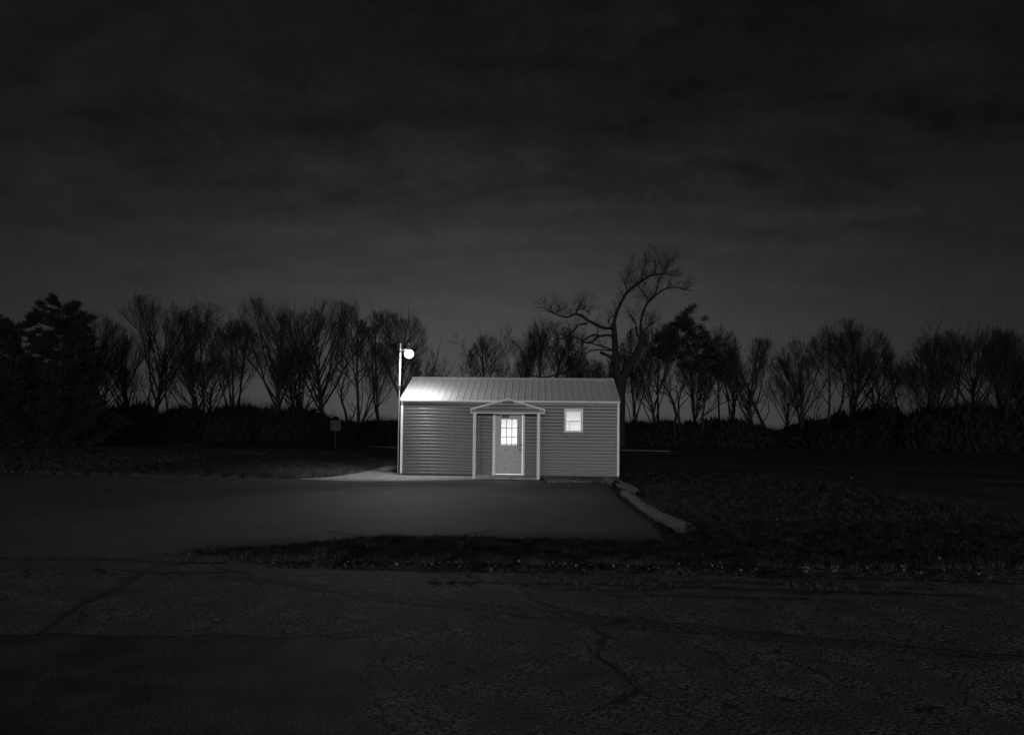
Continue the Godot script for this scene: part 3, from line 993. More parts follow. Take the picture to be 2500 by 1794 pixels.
func build_lot_lamps() -> void:                      # a row of posts across the car park behind the camera: they light the hut's front
	var first: Node3D
	for k in 6:
		var at := Vector3(-14.0 + 11.0 * k, 0, 62.0 + 0.6 * sin(k * 2.0))
		if k > 0:
			var c := first.duplicate() as Node3D
			c.name = numbered("lot_lamp", self)
			add_child(c, true)
			c.position = at
			continue
		first = thing("lot_lamp", "tall lamp post in the car park opposite the hut", "lamp", at, 0.0, "lamp posts of the car park")
		var g := Geo.new()
		g.tube([Vector3(0, 0, 0), Vector3(0, 2.5, 0), Vector3(0, 5.2, 0)], [0.08, 0.07, 0.05], 12)
		obj("pole", g, M.galv, first)
		g = Geo.new()
		g.tube([Vector3(0, 5.0, 0), Vector3(0, 5.25, -0.5), Vector3(0, 5.25, -1.2)], [0.04, 0.04, 0.04], 8)
		obj("arm", g, M.galv, first)
		bx("housing", Vector3(0, 5.3, -1.3), Vector3(0.5, 0.14, 0.5), M.galv, first, 0.02)
		g = Geo.new()
		g.lathe([Vector2(0.2, 5.225), Vector2(0.19, 5.15), Vector2(0.12, 5.09), Vector2(0.0, 5.07)], 18, Vector3(0, 0, -1.3))
		obj("lamp_lens", g, M.lens_glow, first)
		var l := OmniLight3D.new()
		l.name = "lamp_light"
		l.light_energy = LOT
		l.light_size = 0.18
		l.omni_range = 250.0
		l.omni_attenuation = 2.0
		l.shadow_enabled = true
		l.position = Vector3(0, 5.14, -1.3)
		first.add_child(l)

# ---------------------------------------------------------------- logs, sign
func build_log(called: String, label: String, a: Vector3, b: Vector3, r0: float, r1: float, sd: int, bow: float) -> void:
	var o := thing(called, label, "log", Vector3(a.x, 0, a.z))
	var g := Geo.new()
	var f := noise(1.0, 4, FastNoiseLite.TYPE_SIMPLEX_SMOOTH, sd)
	var d := b - a
	var side := d.cross(Vector3.UP).normalized()
	var up := side.cross(d).normalized()
	var N := 60
	var S := 36
	for i in N + 1:
		var t := float(i) / N
		var c := a.lerp(b, t) - Vector3(a.x, 0, a.z) + side * bow * sin(t * PI)
		var r := lerpf(r0, r1, t)
		for k in S:
			var an := TAU * k / S
			var rr := r * (1.0 + 0.34 * f.get_noise_3d(cos(an) * 1.2, sin(an) * 1.2, t * 9.0) + 0.42 * f.get_noise_3d(cos(an) * 4.0, sin(an) * 4.0, t * 4.0))
			var along := 0.0
			if i == 0 or i == N: along = f.get_noise_2d(an * 2.0, 9.0 + i) * 0.14
			var n0 := side * cos(an) + up * sin(an)
			g.vert(c + n0 * rr + d.normalized() * along, n0, Vector2(float(k) / S, t * d.length()))
	for i in N:
		for k in S:
			var p := i * S + k
			var q := i * S + (k + 1) % S
			g.ix.append_array(PackedInt32Array([p, q, q + S, p, q + S, p + S]))
	obj("bark", g, M.log, o)
	for e in [0, N]:
		g = Geo.new()
		var c2 := Vector3.ZERO
		for k in S: c2 += _ring(o, e * S + k) / S
		c2 += d.normalized() * (0.1 if e == 0 else -0.1)
		for k in S:
			var p := _ring(o, e * S + k)
			var q := _ring(o, e * S + (k + 1) % S)
			if e == 0: g.tri(c2, q, p)
			else: g.tri(c2, p, q)
		obj("broken_end", g, M.rot, o)

func _ring(o: Node3D, i: int) -> Vector3:
	return (o.get_child(0) as MeshInstance3D).mesh.surface_get_arrays(0)[Mesh.ARRAY_VERTEX][i]

func build_logs() -> void:
	build_log("log", "long weathered log nearest the road, lying beside the driveway", Vector3(2.66, 0.1, -13.9), Vector3(2.8, 0.09, -10.75), 0.085, 0.1, 91, 0.05)
	build_log("log", "shorter weathered log butted behind the long one by the driveway", Vector3(2.75, 0.09, -16.7), Vector3(2.68, 0.09, -14.05), 0.085, 0.09, 92, -0.03)
	build_log("log", "dark rotten log stump at the hut's right corner", Vector3(2.98, 0.08, -21.1), Vector3(2.95, 0.09, -19.3), 0.1, 0.11, 93, 0.02)
	# split plank of wood lying behind them
	var o := thing("split_timber", "flat split slab of wood between the hut corner and the logs", "timber", Vector3(3.05, 0, -18.6))
	var g := Geo.new()
	var f := noise(1.4, 4, FastNoiseLite.TYPE_SIMPLEX_SMOOTH, 95)
	var top := []
	var n := 16
	for i in n + 1:
		var t := float(i) / n
		var w := 0.13 * (1.0 - 0.6 * pow(t, 3.0)) + 0.03 * f.get_noise_2d(t * 4.0, 1.0)
		var z := lerpf(-1.3, 1.5, t)
		top.append([Vector3(-w + 0.12 * t, 0.12 - 0.02 * t, z), Vector3(w + 0.12 * t, 0.16 - 0.03 * t + 0.03 * f.get_noise_2d(t * 5.0, 4.0), z)])
	for i in n:
		var a: Array = top[i]
		var b: Array = top[i + 1]
		var dn := Vector3(0, -0.07, 0)
		g.quad(a[0], b[0], b[1], a[1])
		g.quad(a[0] + dn, b[0] + dn, b[0], a[0])
		g.quad(b[1] + dn, a[1] + dn, a[1], b[1])
	obj("slab", g, M.log, o)
	g = Geo.new()
	g.box(Vector3(0.02, 0.03, -0.2), Vector3(0.18, 0.08, 1.7), 0.02)
	obj("underside", g, M.bark, o)

func build_sign() -> void:
	var s := thing("sign", "square sign with a pale rim on a thin post in the far lawn", "sign", Vector3(-12.95, LAWN_Y, -50.2))
	bx("post", Vector3(0, 0.75, -0.04), Vector3(0.07, 1.5, 0.05), M.dark, s, 0.005)
	bx("board", Vector3(0, 1.62, 0), Vector3(0.7, 0.72, 0.02), M.sign_face, s, 0.003)
	for k in [-1.0, 1.0]:
		bx("rim", Vector3(k * 0.345, 1.62, 0.004), Vector3(0.03, 0.75, 0.04), M.sign_edge, s, 0.003)
		bx("rim", Vector3(0, 1.62 + k * 0.36, 0.0035), Vector3(0.66, 0.03, 0.037), M.sign_edge, s, 0.003)

# ---------------------------------------------------------------- trees
func reach(P: Dictionary, p: Vector3, d: Vector3) -> float:   # how far along d the crown's rounded outline lies
	var e: Vector3 = P.env
	var q: Vector3 = (p - P.mid) / e
	var k: Vector3 = d / e
	var a: float = k.dot(k)
	var b: float = q.dot(k)
	var c: float = q.dot(q) - 1.0
	var s: float = b * b - a * c
	return 0.0 if s < 0.0 else maxf(0.0, (-b + sqrt(s)) / a)

# a recursive bare tree: level 0 trunk, 1 limbs, 2 branches, 3 twigs, 4 fine twigs
func grow(P: Dictionary, pos: Vector3, dir: Vector3, len: float, rad: float, lvl: int, g: Geo) -> void:
	var nseg: int = P.segs[lvl]
	var pts := [pos]
	var rads := [rad]
	var dirs := [dir]
	var jit: float = P.jit[lvl]
	var trop: float = P.trop[lvl]
	var end: float = P.taper[lvl]
	for i in nseg:
		dir = (dir + Vector3(rng.randfn(0, jit), rng.randfn(0, jit * 0.6) + trop, rng.randfn(0, jit))).normalized()
		pos += dir * len / nseg
		pts.append(pos)
		dirs.append(dir)
		rads.append(lerpf(rad, rad * end, float(i + 1) / nseg))
	P.top = maxf(P.top, pos.y)
	if lvl >= P.deep:
		if nseg == 1: g.spike(pts[0], pts[1], rad)
		else:
			g.tube(pts.slice(0, nseg), rads.slice(0, nseg), 3, false)
			g.spike(pts[nseg - 1], pts[nseg], rads[nseg - 1])
		return
	g.tube(pts, rads, [9, 6, 4, 3, 3][lvl], lvl == 0)
	if P.has("ends") and lvl >= 2: P.ends.append(pos)
	var kids: int = P.kids[lvl]
	if lvl > 0: kids = maxi(2, roundi(kids * rng.randf_range(0.75, 1.25)))
	var az := rng.randf() * TAU
	for c in kids:
		var t := lerpf(P.start[lvl], 1.0, pow((c + rng.randf() * 0.9) / kids, 0.8))
		var fi := t * nseg
		var i0 := mini(int(fi), nseg - 1)
		var p: Vector3 = pts[i0].lerp(pts[i0 + 1], fi - i0)
		var d: Vector3 = dirs[mini(i0 + 1, nseg)]
		az += 2.4 + rng.randfn(0, 0.4)
		var s := d.cross(Vector3(0.21, 0.3, 0.93) if absf(d.z) < 0.9 else Vector3.RIGHT).normalized()
		s = s.rotated(d, az)
		var ang: float = P.angle[lvl] * rng.randf_range(0.7, 1.25)
		var cd := (d * cos(ang) + s * sin(ang)).normalized()
		var r0 := lerpf(rad, rad * end, t)
		var cl: float = len * P.ratio[lvl] * (rng.randf_range(0.85, 1.12) if lvl == 0 else rng.randf_range(0.7, 1.2)) * lerpf(1.0, P.shrink[lvl], t)
		if P.has("env"):
			var far := reach(P, p, cd)
			if lvl == 0: cl = maxf(0.8, far * rng.randf_range(0.86, 1.02))
			elif far < cl: cl = maxf(far * rng.randf_range(0.9, 1.15), cl * 0.25)
		var cg: Geo = g
		if lvl == 0:
			cg = Geo.new()
			P.limbs.append(cg)
		elif lvl == 1: cg = P.crown
		grow(P, p, cd, cl, maxf(r0 * P.thin[lvl], P.least[mini(lvl + 1, 4)]), lvl + 1, cg)
	# the leader ends in a bunch of finer shoots
	if lvl > 0 or P.leader:
		var last: Vector3 = dirs[nseg]
		grow(P, pos, last, len * P.ratio[lvl] * 0.6, rads[nseg], mini(lvl + (1 if lvl > 0 else 2), 4), P.crown if lvl <= 1 else g)

func style(kind: String) -> Dictionary:
	var P := {
		"segs": [7, 6, 4, 2, 1], "jit": [0.05, 0.08, 0.1, 0.12, 0.15], "trop": [0.0, 0.05, 0.06, 0.08, 0.08], "taper": [0.35, 0.25, 0.3, 0.4, 0.5],
		"kids": [14, 9, 7, 9, 0], "start": [0.4, 0.33, 0.12, 0.05], "angle": [0.62, 0.55, 0.6, 0.6], "ratio": [0.5, 0.42, 0.5, 0.66, 0.5], "shrink": [0.62, 0.9, 0.8, 0.8],
		"thin": [0.5, 0.5, 0.6, 0.7], "least": [0.1, 0.033, 0.016, 0.008, 0.0052], "deep": 4, "leader": true, "trunk": 0.8, "r": 0.16, "broad": 0.25,
	}
	match kind:
		"fan":       # short trunk, many long steep limbs: an oval fan
			P.merge({"kids": [19, 9, 7, 8, 0], "broad": 0.36, "trunk": 0.6, "start": [0.3, 0.34, 0.1, 0.05], "angle": [0.5, 0.42, 0.5, 0.55], "ratio": [1.7, 0.34, 0.48, 0.64, 0.5], "shrink": [0.97, 1.0, 0.8, 0.8], "leader": false, "r": 0.3, "trop": [0.0, 0.05, 0.09, 0.1, 0.06], "thin": [0.5, 0.45, 0.6, 0.7]}, true)
		"stems":     # several straight stems from the ground
			P.merge({"kids": [6, 13, 7, 8, 0], "broad": 0.27, "trunk": 0.12, "start": [0.3, 0.36, 0.12, 0.05], "angle": [0.3, 0.6, 0.6, 0.6], "ratio": [6.5, 0.34, 0.46, 0.62, 0.5], "shrink": [0.9, 0.5, 0.6, 0.6], "leader": false, "r": 0.24, "trop": [0.0, 0.04, 0.08, 0.08, 0.06], "thin": [0.62, 0.45, 0.6, 0.7]}, true)
		"crooked":   # bent limbs that wander
			P.merge({"kids": [7, 9, 7, 8, 0], "broad": 0.33, "trunk": 0.5, "segs": [8, 8, 5, 3, 1], "jit": [0.18, 0.2, 0.2, 0.18, 0.2], "angle": [0.7, 0.8, 0.8, 0.8], "ratio": [0.95, 0.4, 0.45, 0.5, 0.5], "shrink": [0.8, 0.5, 0.6, 0.6], "start": [0.5, 0.3, 0.15, 0.15], "leader": true, "r": 0.2, "trop": [0.02, 0.03, 0.03, 0.05, 0.04]}, true)
	P.merge({"limbs": [], "crown": Geo.new(), "top": 0.0})
	return P

# at: foot of the tree; h: its height; wide: factor on how far the limbs spread; lean: sideways lean
func bare_tree(label: String, kind: String, at: Vector3, h: float, wide: float, lean: float, sd: int, group := "") -> Node3D:
	rng.seed = sd
	var P := style(kind)
	P.angle[0] *= wide
	P.angle[1] *= sqrt(wide)
	var t := thing("bare_tree", label, "tree", at, 0.0, group)
	var trunk := Geo.new()
	var H := h
	P.env = Vector3(H * P.broad * wide, H * 0.43, H * P.broad * wide)
	P.mid = Vector3(lean * H * 0.5, H * 0.58, 0)
	var len: float = H * P.trunk
	grow(P, Vector3(0, -0.1, 0), Vector3(lean, 1, rng.randfn(0, 0.04)).normalized(), len, P.r * (H / 13.0) * rng.randf_range(0.85, 1.1), 0, trunk)
	obj("trunk", trunk, M.bark, t)
	for l in P.limbs: obj("limb", l, M.bark, t)
	obj("crown", P.crown, M.twig, t)
	t.scale = Vector3.ONE * (h * 1.06 / maxf(P.top, 0.1))
	return t

func leafy_tree() -> void:
	rng.seed = 505
	var t := thing("leafy_tree", "round-headed tree still dark with leaves right of the big crooked tree", "tree", Vector3(15.8, LAWN_Y, -63.5))
	var P := style("crooked")
	P.kids = [7, 6, 4, 0, 0]
	P.deep = 3
	P.ends = []
	var g := Geo.new()
	grow(P, Vector3(-0.7, -0.1, 0), Vector3(0.07, 1, 0), 6.5, 0.2, 0, g)
	grow(P, Vector3(1.6, -0.1, 0.3), Vector3(-0.02, 1, 0), 6.0, 0.17, 0, g)
	grow(P, Vector3(-0.1, -0.1, -0.3), Vector3(0.22, 1, 0), 6.0, 0.15, 0, g)
	obj("trunk", g, M.bark, t)
	for l in P.limbs: obj("limb", l, M.bark, t)
	obj("twigs", P.crown, M.twig, t)
	# leaf clumps: (x, height, spread) of each
	var cl := [Vector3(0.55, 12.6, 0.35), Vector3(0.5, 11.9, 0.7), Vector3(1.0, 11.2, 0.8), Vector3(0.1, 11.2, 0.9), Vector3(-0.7, 10.9, 0.9), Vector3(-1.5, 10.2, 0.7), Vector3(-2.1, 9.6, 0.8), Vector3(-0.9, 9.9, 1.0), Vector3(0.4, 10.1, 1.0), Vector3(1.3, 10.0, 0.7), Vector3(2.2, 10.1, 0.8), Vector3(3.0, 9.5, 0.8), Vector3(2.4, 9.0, 0.9), Vector3(1.2, 8.7, 0.9), Vector3(-0.2, 8.9, 0.9), Vector3(-1.4, 8.8, 0.7), Vector3(3.2, 8.4, 0.7), Vector3(2.2, 7.8, 0.8), Vector3(3.5, 7.2, 0.7), Vector3(1.2, 7.4, 0.6), Vector3(3.9, 7.5, 0.5), Vector3(-2.2, 8.9, 0.5), Vector3(0.3, 7.7, 0.5)]
	var lg := Geo.new()
	for c in cl:
		var sub := []
		for k in 9: sub.append(Vector3(c.x + rng.randfn(0, c.z * 0.6), c.y + rng.randfn(0, c.z * 0.42), rng.randfn(0, 1.1)))
		for k in int(1500 * c.z):
			var q: Vector3 = sub[rng.randi() % sub.size()]
			var p := q + Vector3(rng.randfn(0, 0.2), rng.randfn(0, 0.16), rng.randfn(0, 0.22))
			var d := Vector3(rng.randfn(0, 1), rng.randfn(0, 0.6), rng.randfn(0, 1)).normalized()
			var s := d.cross(Vector3(rng.randf(), rng.randf(), rng.randf())).normalized()
			lg.tri(p - d * 0.09, p + s * 0.045, p + d * 0.09)
			lg.tri(p - d * 0.09, p + d * 0.09, p - s * 0.045 + Vector3(0, 0.02, 0))
	obj("crown", lg, M.leaf, t)

func conifer(label: String, at: Vector3, h: float, spread: float, sd: int, first := 0.02) -> void:
	rng.seed = sd
	var t := thing("conifer", label, "tree", at)
	var g := Geo.new()
	g.tube([Vector3(0, -0.1, 0), Vector3(0.05, h * 0.5, 0), Vector3(0, h * 0.97, 0)], [0.24, 0.15, 0.03], 8)
	obj("trunk", g, M.twig, t)
	var n := Geo.new()
	var bg := Geo.new()
	var rows := int(h * 2.3)
	for r in rows:
		var f := lerpf(first, 0.985, float(r) / rows)
		var y := h * f
		var reach := spread * (0.16 + pow(1.0 - f, 0.5)) * rng.randf_range(0.7, 1.15)
		for b in 5:
			var a := rng.randf() * TAU
			var L := reach * rng.randf_range(0.45, 1.2)
			var out := Vector3(cos(a), 0, sin(a))
			var pts := []
			for i in 5:
				var s := i / 4.0
				pts.append(Vector3(0, y, 0) + out * L * s + Vector3.UP * (L * ((-0.12 + 0.7 * maxf(0.0, f - 0.6)) * s + 0.4 * s * s)))
			bg.tube(pts, [0.05, 0.04, 0.03, 0.02, 0.01], 3, false)
			for k in int(26 + L * 36):
				var s := sqrt(rng.randf_range(0.04, 1.0))
				var i0 := mini(int(s * 4), 3)
				var p: Vector3 = pts[i0].lerp(pts[i0 + 1], s * 4 - i0) + Vector3(rng.randfn(0, 0.16), rng.randfn(0, 0.07), rng.randfn(0, 0.16)) * (0.4 + L * 0.22)
				for q in 4:
					var d := (out * 0.7 + Vector3(rng.randfn(0, 0.6), 0.35 + rng.randfn(0, 0.4), rng.randfn(0, 0.6))).normalized() * rng.randf_range(0.24, 0.42)
					var w := d.cross(Vector3(rng.randf() - 0.5, rng.randf() - 0.5, rng.randf() - 0.5)).normalized() * 0.034
					n.tri(p - w, p + w, p + d)
	obj("limbs", bg, M.bark, t)
	obj("crown", n, M.needle, t)

# the big half-dead tree right behind the hut; limbs as (across, down, half-width) in a drawing of 0.0092 m a unit
const U := 0.0092
func limb_at(p: Array, z: float) -> Vector3:
	return Vector3((p[0] - 1010.0) * U + (1934.0 - p[1]) * U * 0.0105, (1934.0 - p[1]) * U, z)

func big_tree() -> void:
	rng.seed = 77
	var t := thing("old_tree", "big crooked half-bare tree with an arching top and sawn limbs behind the hut", "tree", Vector3(9.29, LAWN_Y, -58.0))
	var P := style("crooked")
	P.segs = [6, 5, 5, 3, 1]
	P.jit = [0.2, 0.3, 0.24, 0.22, 0.2]
	P.trop = [0.0, 0.03, 0.0, 0.0, 0.0]
	P.kids = [0, 5, 7, 7, 0]
	P.start = [0.2, 0.2, 0.15, 0.15]
	P.least = [0.1, 0.03, 0.013, 0.007, 0.0045]
	var limbs := [
		["trunk", 0.0, 0.0, 0, [[985, 1950, 78], [985, 1700, 66], [990, 1500, 56], [995, 1360, 54], [1000, 1270, 58]]],
		["limb", 0.0, 0.3, 0, [[975, 1300, 44], [955, 1200, 38], [948, 1100, 35], [938, 1000, 32], [930, 900, 28], [922, 830, 28], [918, 800, 24]]],
		["limb", 0.0, 1.0, 30, [[922, 810, 20], [940, 720, 17], [965, 640, 17], [1000, 570, 17], [1040, 500, 17], [1100, 450, 17], [1160, 405, 16], [1210, 370, 12], [1260, 348, 9], [1340, 340, 8], [1400, 340, 5], [1440, 360, 3], [1475, 378, 2]]],
		["limb", 0.0, -1.6, 26, [[925, 832, 19], [860, 828, 16], [800, 815, 16], [740, 780, 16], [690, 755, 17], [650, 720, 15], [620, 700, 12], [570, 690, 10], [520, 712, 9], [470, 715, 8], [420, 697, 7], [380, 680, 6], [340, 660, 5], [300, 635, 4], [260, 618, 3], [185, 622, 1.5]]],
		["limb", -0.9, 1.2, 8, [[690, 775, 11], [640, 785, 9], [600, 800, 9], [560, 850, 8], [520, 890, 7], [470, 925, 6], [400, 945, 5], [340, 975, 3]]],
		["limb", -1.0, 0.6, 10, [[580, 690, 9], [590, 660, 8], [620, 640, 6], [660, 645, 5], [690, 680, 4], [715, 695, 3]]],
		["limb", -1.0, -0.5, 6, [[590, 655, 6], [605, 615, 4], [640, 600, 3], [690, 612, 2]]],
		["limb", -1.3, 0.6, 4, [[390, 684, 5], [415, 660, 4], [460, 640, 2]]],
		["limb", 0.1, -1.0, 4, [[925, 910, 15], [860, 895, 13], [800, 903, 12], [755, 888, 9], [700, 910, 9], [655, 940, 8], [635, 915, 5], [665, 880, 4], [672, 790, 2]]],
		["limb", 0.1, 0.9, 8, [[800, 905, 11], [760, 930, 10], [720, 968, 9], [680, 975, 8], [620, 960, 7], [580, 935, 6], [540, 945, 4], [500, 980, 3]]],
		["limb", 0.0, 1.6, 8, [[935, 1045, 11], [860, 1020, 8], [760, 1000, 6], [680, 985, 5], [560, 990, 3]]],
		["limb", 0.0, -1.5, 8, [[935, 1040, 10], [850, 1032, 7], [750, 1030, 6], [660, 1060, 5], [580, 1035, 5], [460, 1025, 5], [310, 1050, 3]]],
		["sawn_stub", 0.2, 0.8, 0, [[940, 1130, 18], [870, 1092, 16], [815, 1075, 17], [800, 1070, 15]]],
		["limb", 0.3, 1.5, 6, [[930, 1420, 12], [830, 1310, 14], [760, 1270, 16], [700, 1238, 15], [600, 1235, 14], [520, 1250, 12], [400, 1275, 9], [290, 1308, 7], [150, 1290, 4]]],
		["limb", 0.0, -0.4, 0, [[1020, 1300, 48], [1060, 1210, 44], [1095, 1150, 42], [1135, 1085, 40], [1170, 1020, 37], [1193, 950, 32], [1195, 900, 24], [1190, 860, 20]]],
		["limb", -0.3, -1.2, 26, [[1192, 880, 20], [1185, 800, 16], [1195, 720, 14], [1228, 620, 13], [1262, 565, 11], [1330, 500, 9], [1400, 450, 7], [1450, 428, 6], [1520, 415, 5], [1600, 430, 4], [1690, 442, 2]]],
		["limb", -1.0, 0.7, 10, [[1265, 570, 9], [1255, 535, 7], [1210, 485, 6], [1170, 440, 5], [1130, 405, 3]]],
		["limb", -1.2, 0.8, 8, [[1328, 500, 6], [1340, 440, 5], [1345, 395, 5], [1360, 355, 4], [1400, 330, 3]]],
		["limb", -0.2, 1.0, 10, [[1172, 910, 13], [1140, 880, 9], [1128, 810, 7], [1090, 750, 5], [1060, 700, 3]]],
		["limb", -0.3, -1.2, 12, [[1200, 860, 9], [1250, 810, 7], [1300, 770, 5], [1350, 735, 3]]],
		["limb", 0.0, 0.8, 4, [[1105, 1065, 11], [1050, 1055, 8], [1000, 1040, 6], [960, 1018, 4]]],
		["limb", 0.0, 0.3, 2, [[1045, 1190, 9], [1010, 1150, 7], [985, 1125, 5]]],
		["limb", 1.0, 0.3, 8, [[1030, 510, 7], [1010, 440, 4], [1030, 370, 3], [1050, 300, 2]]],
		["limb", 1.0, -0.3, 10, [[1160, 410, 7], [1165, 340, 5], [1190, 260, 3], [1210, 190, 2]]],
		["limb", 0.8, 0.5, 8, [[1270, 350, 5], [1300, 270, 3], [1340, 200, 2]]],
		["limb", 0.9, -0.5, 8, [[1350, 340, 5], [1400, 270, 3], [1460, 190, 2]]],
		["limb", 0.3, 0.9, 4, [[905, 795, 5], [865, 790, 4], [880, 760, 3], [925, 715, 2]]],
	]
	var crown := Geo.new()
	P.crown = crown
	for l in limbs:
		var g := Geo.new()
		var src: Array = l[4]
		var pts := []
		var rads := []
		var n := src.size()
		for i in n:
			var z: float = l[1] + l[2] * float(i) / (n - 1)
			pts.append(limb_at(src[i], z))
			rads.append(src[i][2] * U * (0.9 if src[i][2] > 12 else 1.0))
		# smooth the drawing into a curve and roughen it a little
		var c := Curve3D.new()
		for i in n:
			var tan3: Vector3 = (pts[mini(i + 1, n - 1)] - pts[maxi(i - 1, 0)]) * 0.17
			c.add_point(pts[i], -tan3, tan3)
		var fp := []
		var fr := []
		for i in n - 1:
			for s in 3:
				fp.append(c.sample(i, s / 3.0))
				fr.append(lerpf(rads[i], rads[i + 1], s / 3.0) * rng.randf_range(0.92, 1.1))
		fp.append(pts[n - 1])
		fr.append(rads[n - 1])
		g.tube(fp, fr, 12 if src[0][2] > 25 else 8, true)
		obj(l[0], g, M.old_bark, t)
		var m := fp.size()
		for k in int(l[3] * 1.5):
			var f := pow(rng.randf(), 0.7) * (m - 2)
			var i0 := int(f)
			if fr[i0] > 0.165: continue
			var p: Vector3 = fp[i0]
			var up := Vector3(rng.randfn(0, 0.55), 0.8 + rng.randfn(0, 0.3), rng.randfn(0, 0.55)).normalized()
			if src[0][1] > 1000: up.y *= 0.5
			var tang: Vector3 = (fp[i0 + 1] - fp[i0]).normalized()
			up = (up * 0.75 + tang * rng.randf_range(0.2, 0.9)).normalized()
			grow(P, p, up.normalized(), rng.randf_range(0.7, 1.75), 0.017, 2, crown)
	obj("crown", crown, M.twig, t)

func build_trees() -> void:
	var w := 1.0
	# label, kind, across, depth, height, spread, lean
	var rows := [
		["bare tree showing its twigs over the right shoulder of the dark conifers", "fan", -41.0, 66.0, 13.3, 0.9, 0.0],
		["thin bare tree just right of the dark conifers", "stems", -38.0, 68.0, 11.5, 0.8, 0.0],
		["tall fan-shaped bare tree with many stems, first big one right of the conifers", "fan", -34.6, 66.0, 14.6, 0.95, 0.0],
		["slim bare tree in the gap after the first big fan-shaped tree", "tall", -32.3, 69.0, 12.6, 0.9, 0.02],
		["tall bare tree with a straight leader between the two big fan-shaped trees", "tall", -30.2, 67.0, 14.3, 1.0, 0.0],
		["many-stemmed bare tree just left of the widest fan-shaped tree", "stems", -27.8, 68.0, 13.6, 0.8, 0.0],
		["widest fan-shaped bare tree, rounded like a broom, left of the lamp", "fan", -22.9, 66.5, 14.6, 1.2, 0.0],
		["low bent bare tree arching left beyond the widest tree", "crooked", -16.0, 66.5, 8.0, 1.0, -0.5],
		["crooked bare tree with a kinked trunk, left of the sign", "crooked", -17.4, 66.5, 11.2, 0.9, -0.1],
		["crooked forked bare tree standing behind the sign", "crooked", -16.2, 67.0, 11.4, 0.9, 0.1],
		["tall bare tree with a round crown, second left of the lamp pole", "tall", -14.8, 66.0, 13.5, 1.15, 0.0],
		["tall upright bare tree next left of the lamp pole", "tall", -12.7, 66.0, 13.5, 1.0, 0.0],
		["tall bare tree whose top stands right behind the lamp", "tall", -11.2, 67.0, 13.7, 0.9, 0.05],
		["leaning bare stems low between lamp pole and roof", "stems", -10.6, 66.0, 10.5, 0.9, 0.25],
		["spreading crooked bare tree over the left end of the roof", "crooked", -5.6, 66.0, 11.0, 1.0, -0.1],
		["crooked bare tree beside it over the left third of the roof", "crooked", -4.2, 67.0, 10.9, 1.0, 0.15],
		["bare tree leaning left over the middle of the roof", "tall", 1.0, 66.0, 12.2, 1.0, -0.15],
		["slim bare tree with a bird's nest knot over the roof", "tall", 2.9, 68.0, 12.0, 0.8, 0.0],
		["straight slim bare tree over the roof, left of the old tree's limbs", "tall", 5.2, 68.0, 12.0, 0.9, 0.0],
		["small fan-shaped bare tree low behind the old tree's arching limb", "fan", 7.4, 66.0, 9.0, 1.0, 0.0],
		["slim bare tree close right of the old tree's trunk", "tall", 12.2, 66.0, 12.0, 0.8, 0.0],
		["small vase-shaped bare tree between the old tree and the leafy tree", "fan", 13.6, 65.0, 9.8, 1.1, 0.0],
		["bare tree right against the right side of the leafy tree", "tall", 20.3, 67.0, 12.3, 0.9, 0.0],
		["broad bare tree second right of the leafy tree", "fan", 23.3, 66.0, 11.2, 1.25, 0.0],
		["knotty bare tree with crossing limbs, third right of the leafy tree", "crooked", 25.0, 66.0, 11.0, 1.0, 0.0],
		["upright broom-shaped bare tree in the middle of the right-hand row", "fan", 28.1, 66.0, 11.2, 0.95, 0.0],
		["slim bare tree right of the broom-shaped one in the right-hand row", "tall", 30.9, 67.0, 11.9, 0.9, 0.0],
		["tall twiggy bare tree, last before the gap in the right-hand row", "tall", 33.2, 67.0, 12.2, 1.1, 0.0],
		["bare tree leaning left into the gap of the right-hand row", "stems", 36.6, 62.0, 10.4, 1.2, -0.2],
		["tall slender bare tree at the right side of the gap", "stems", 37.8, 62.0, 12.3, 0.7, 0.03],
		["large heavy-limbed bare tree, second from the right edge", "fan", 39.4, 58.0, 11.0, 1.3, -0.05],
		["large dense bare tree close to the right edge", "fan", 41.8, 58.0, 11.4, 1.0, 0.0],
		["dense bare tree cut by the right edge", "fan", 44.3, 59.0, 11.2, 1.1, 0.0],
	]
	var k := 0
	var made := []
	for r in rows:
		made.append(bare_tree(r[0], r[1], Vector3(r[2], LAWN_Y, -r[3]), r[4], r[5], r[6], 1000 + k * 17))
		k += 1
	# thinner trees deep in the wood: copies of the trees above, turned and resized
	rng.seed = 4242
	var deep := []
	for d in 48: deep.append(-50.5 + d * 2.18)
	for x in deep:
		var src: Node3D = made[(k * 7) % made.size()]
		k += 1
		var c: Node3D = src.duplicate()
		c.name = numbered("bare_tree", self)
		add_child(c, true)
		c.position = Vector3(x * 1.13 + rng.randfn(0, 0.6), LAWN_Y, -rng.randf_range(73, 82))
		c.rotation.y = rng.randf() * TAU
		c.scale = src.scale * rng.randf_range(0.84, 1.1)
		tag(c, "thin bare tree deep in the wood behind the front row", "tree", "thin bare trees deep in the wood")

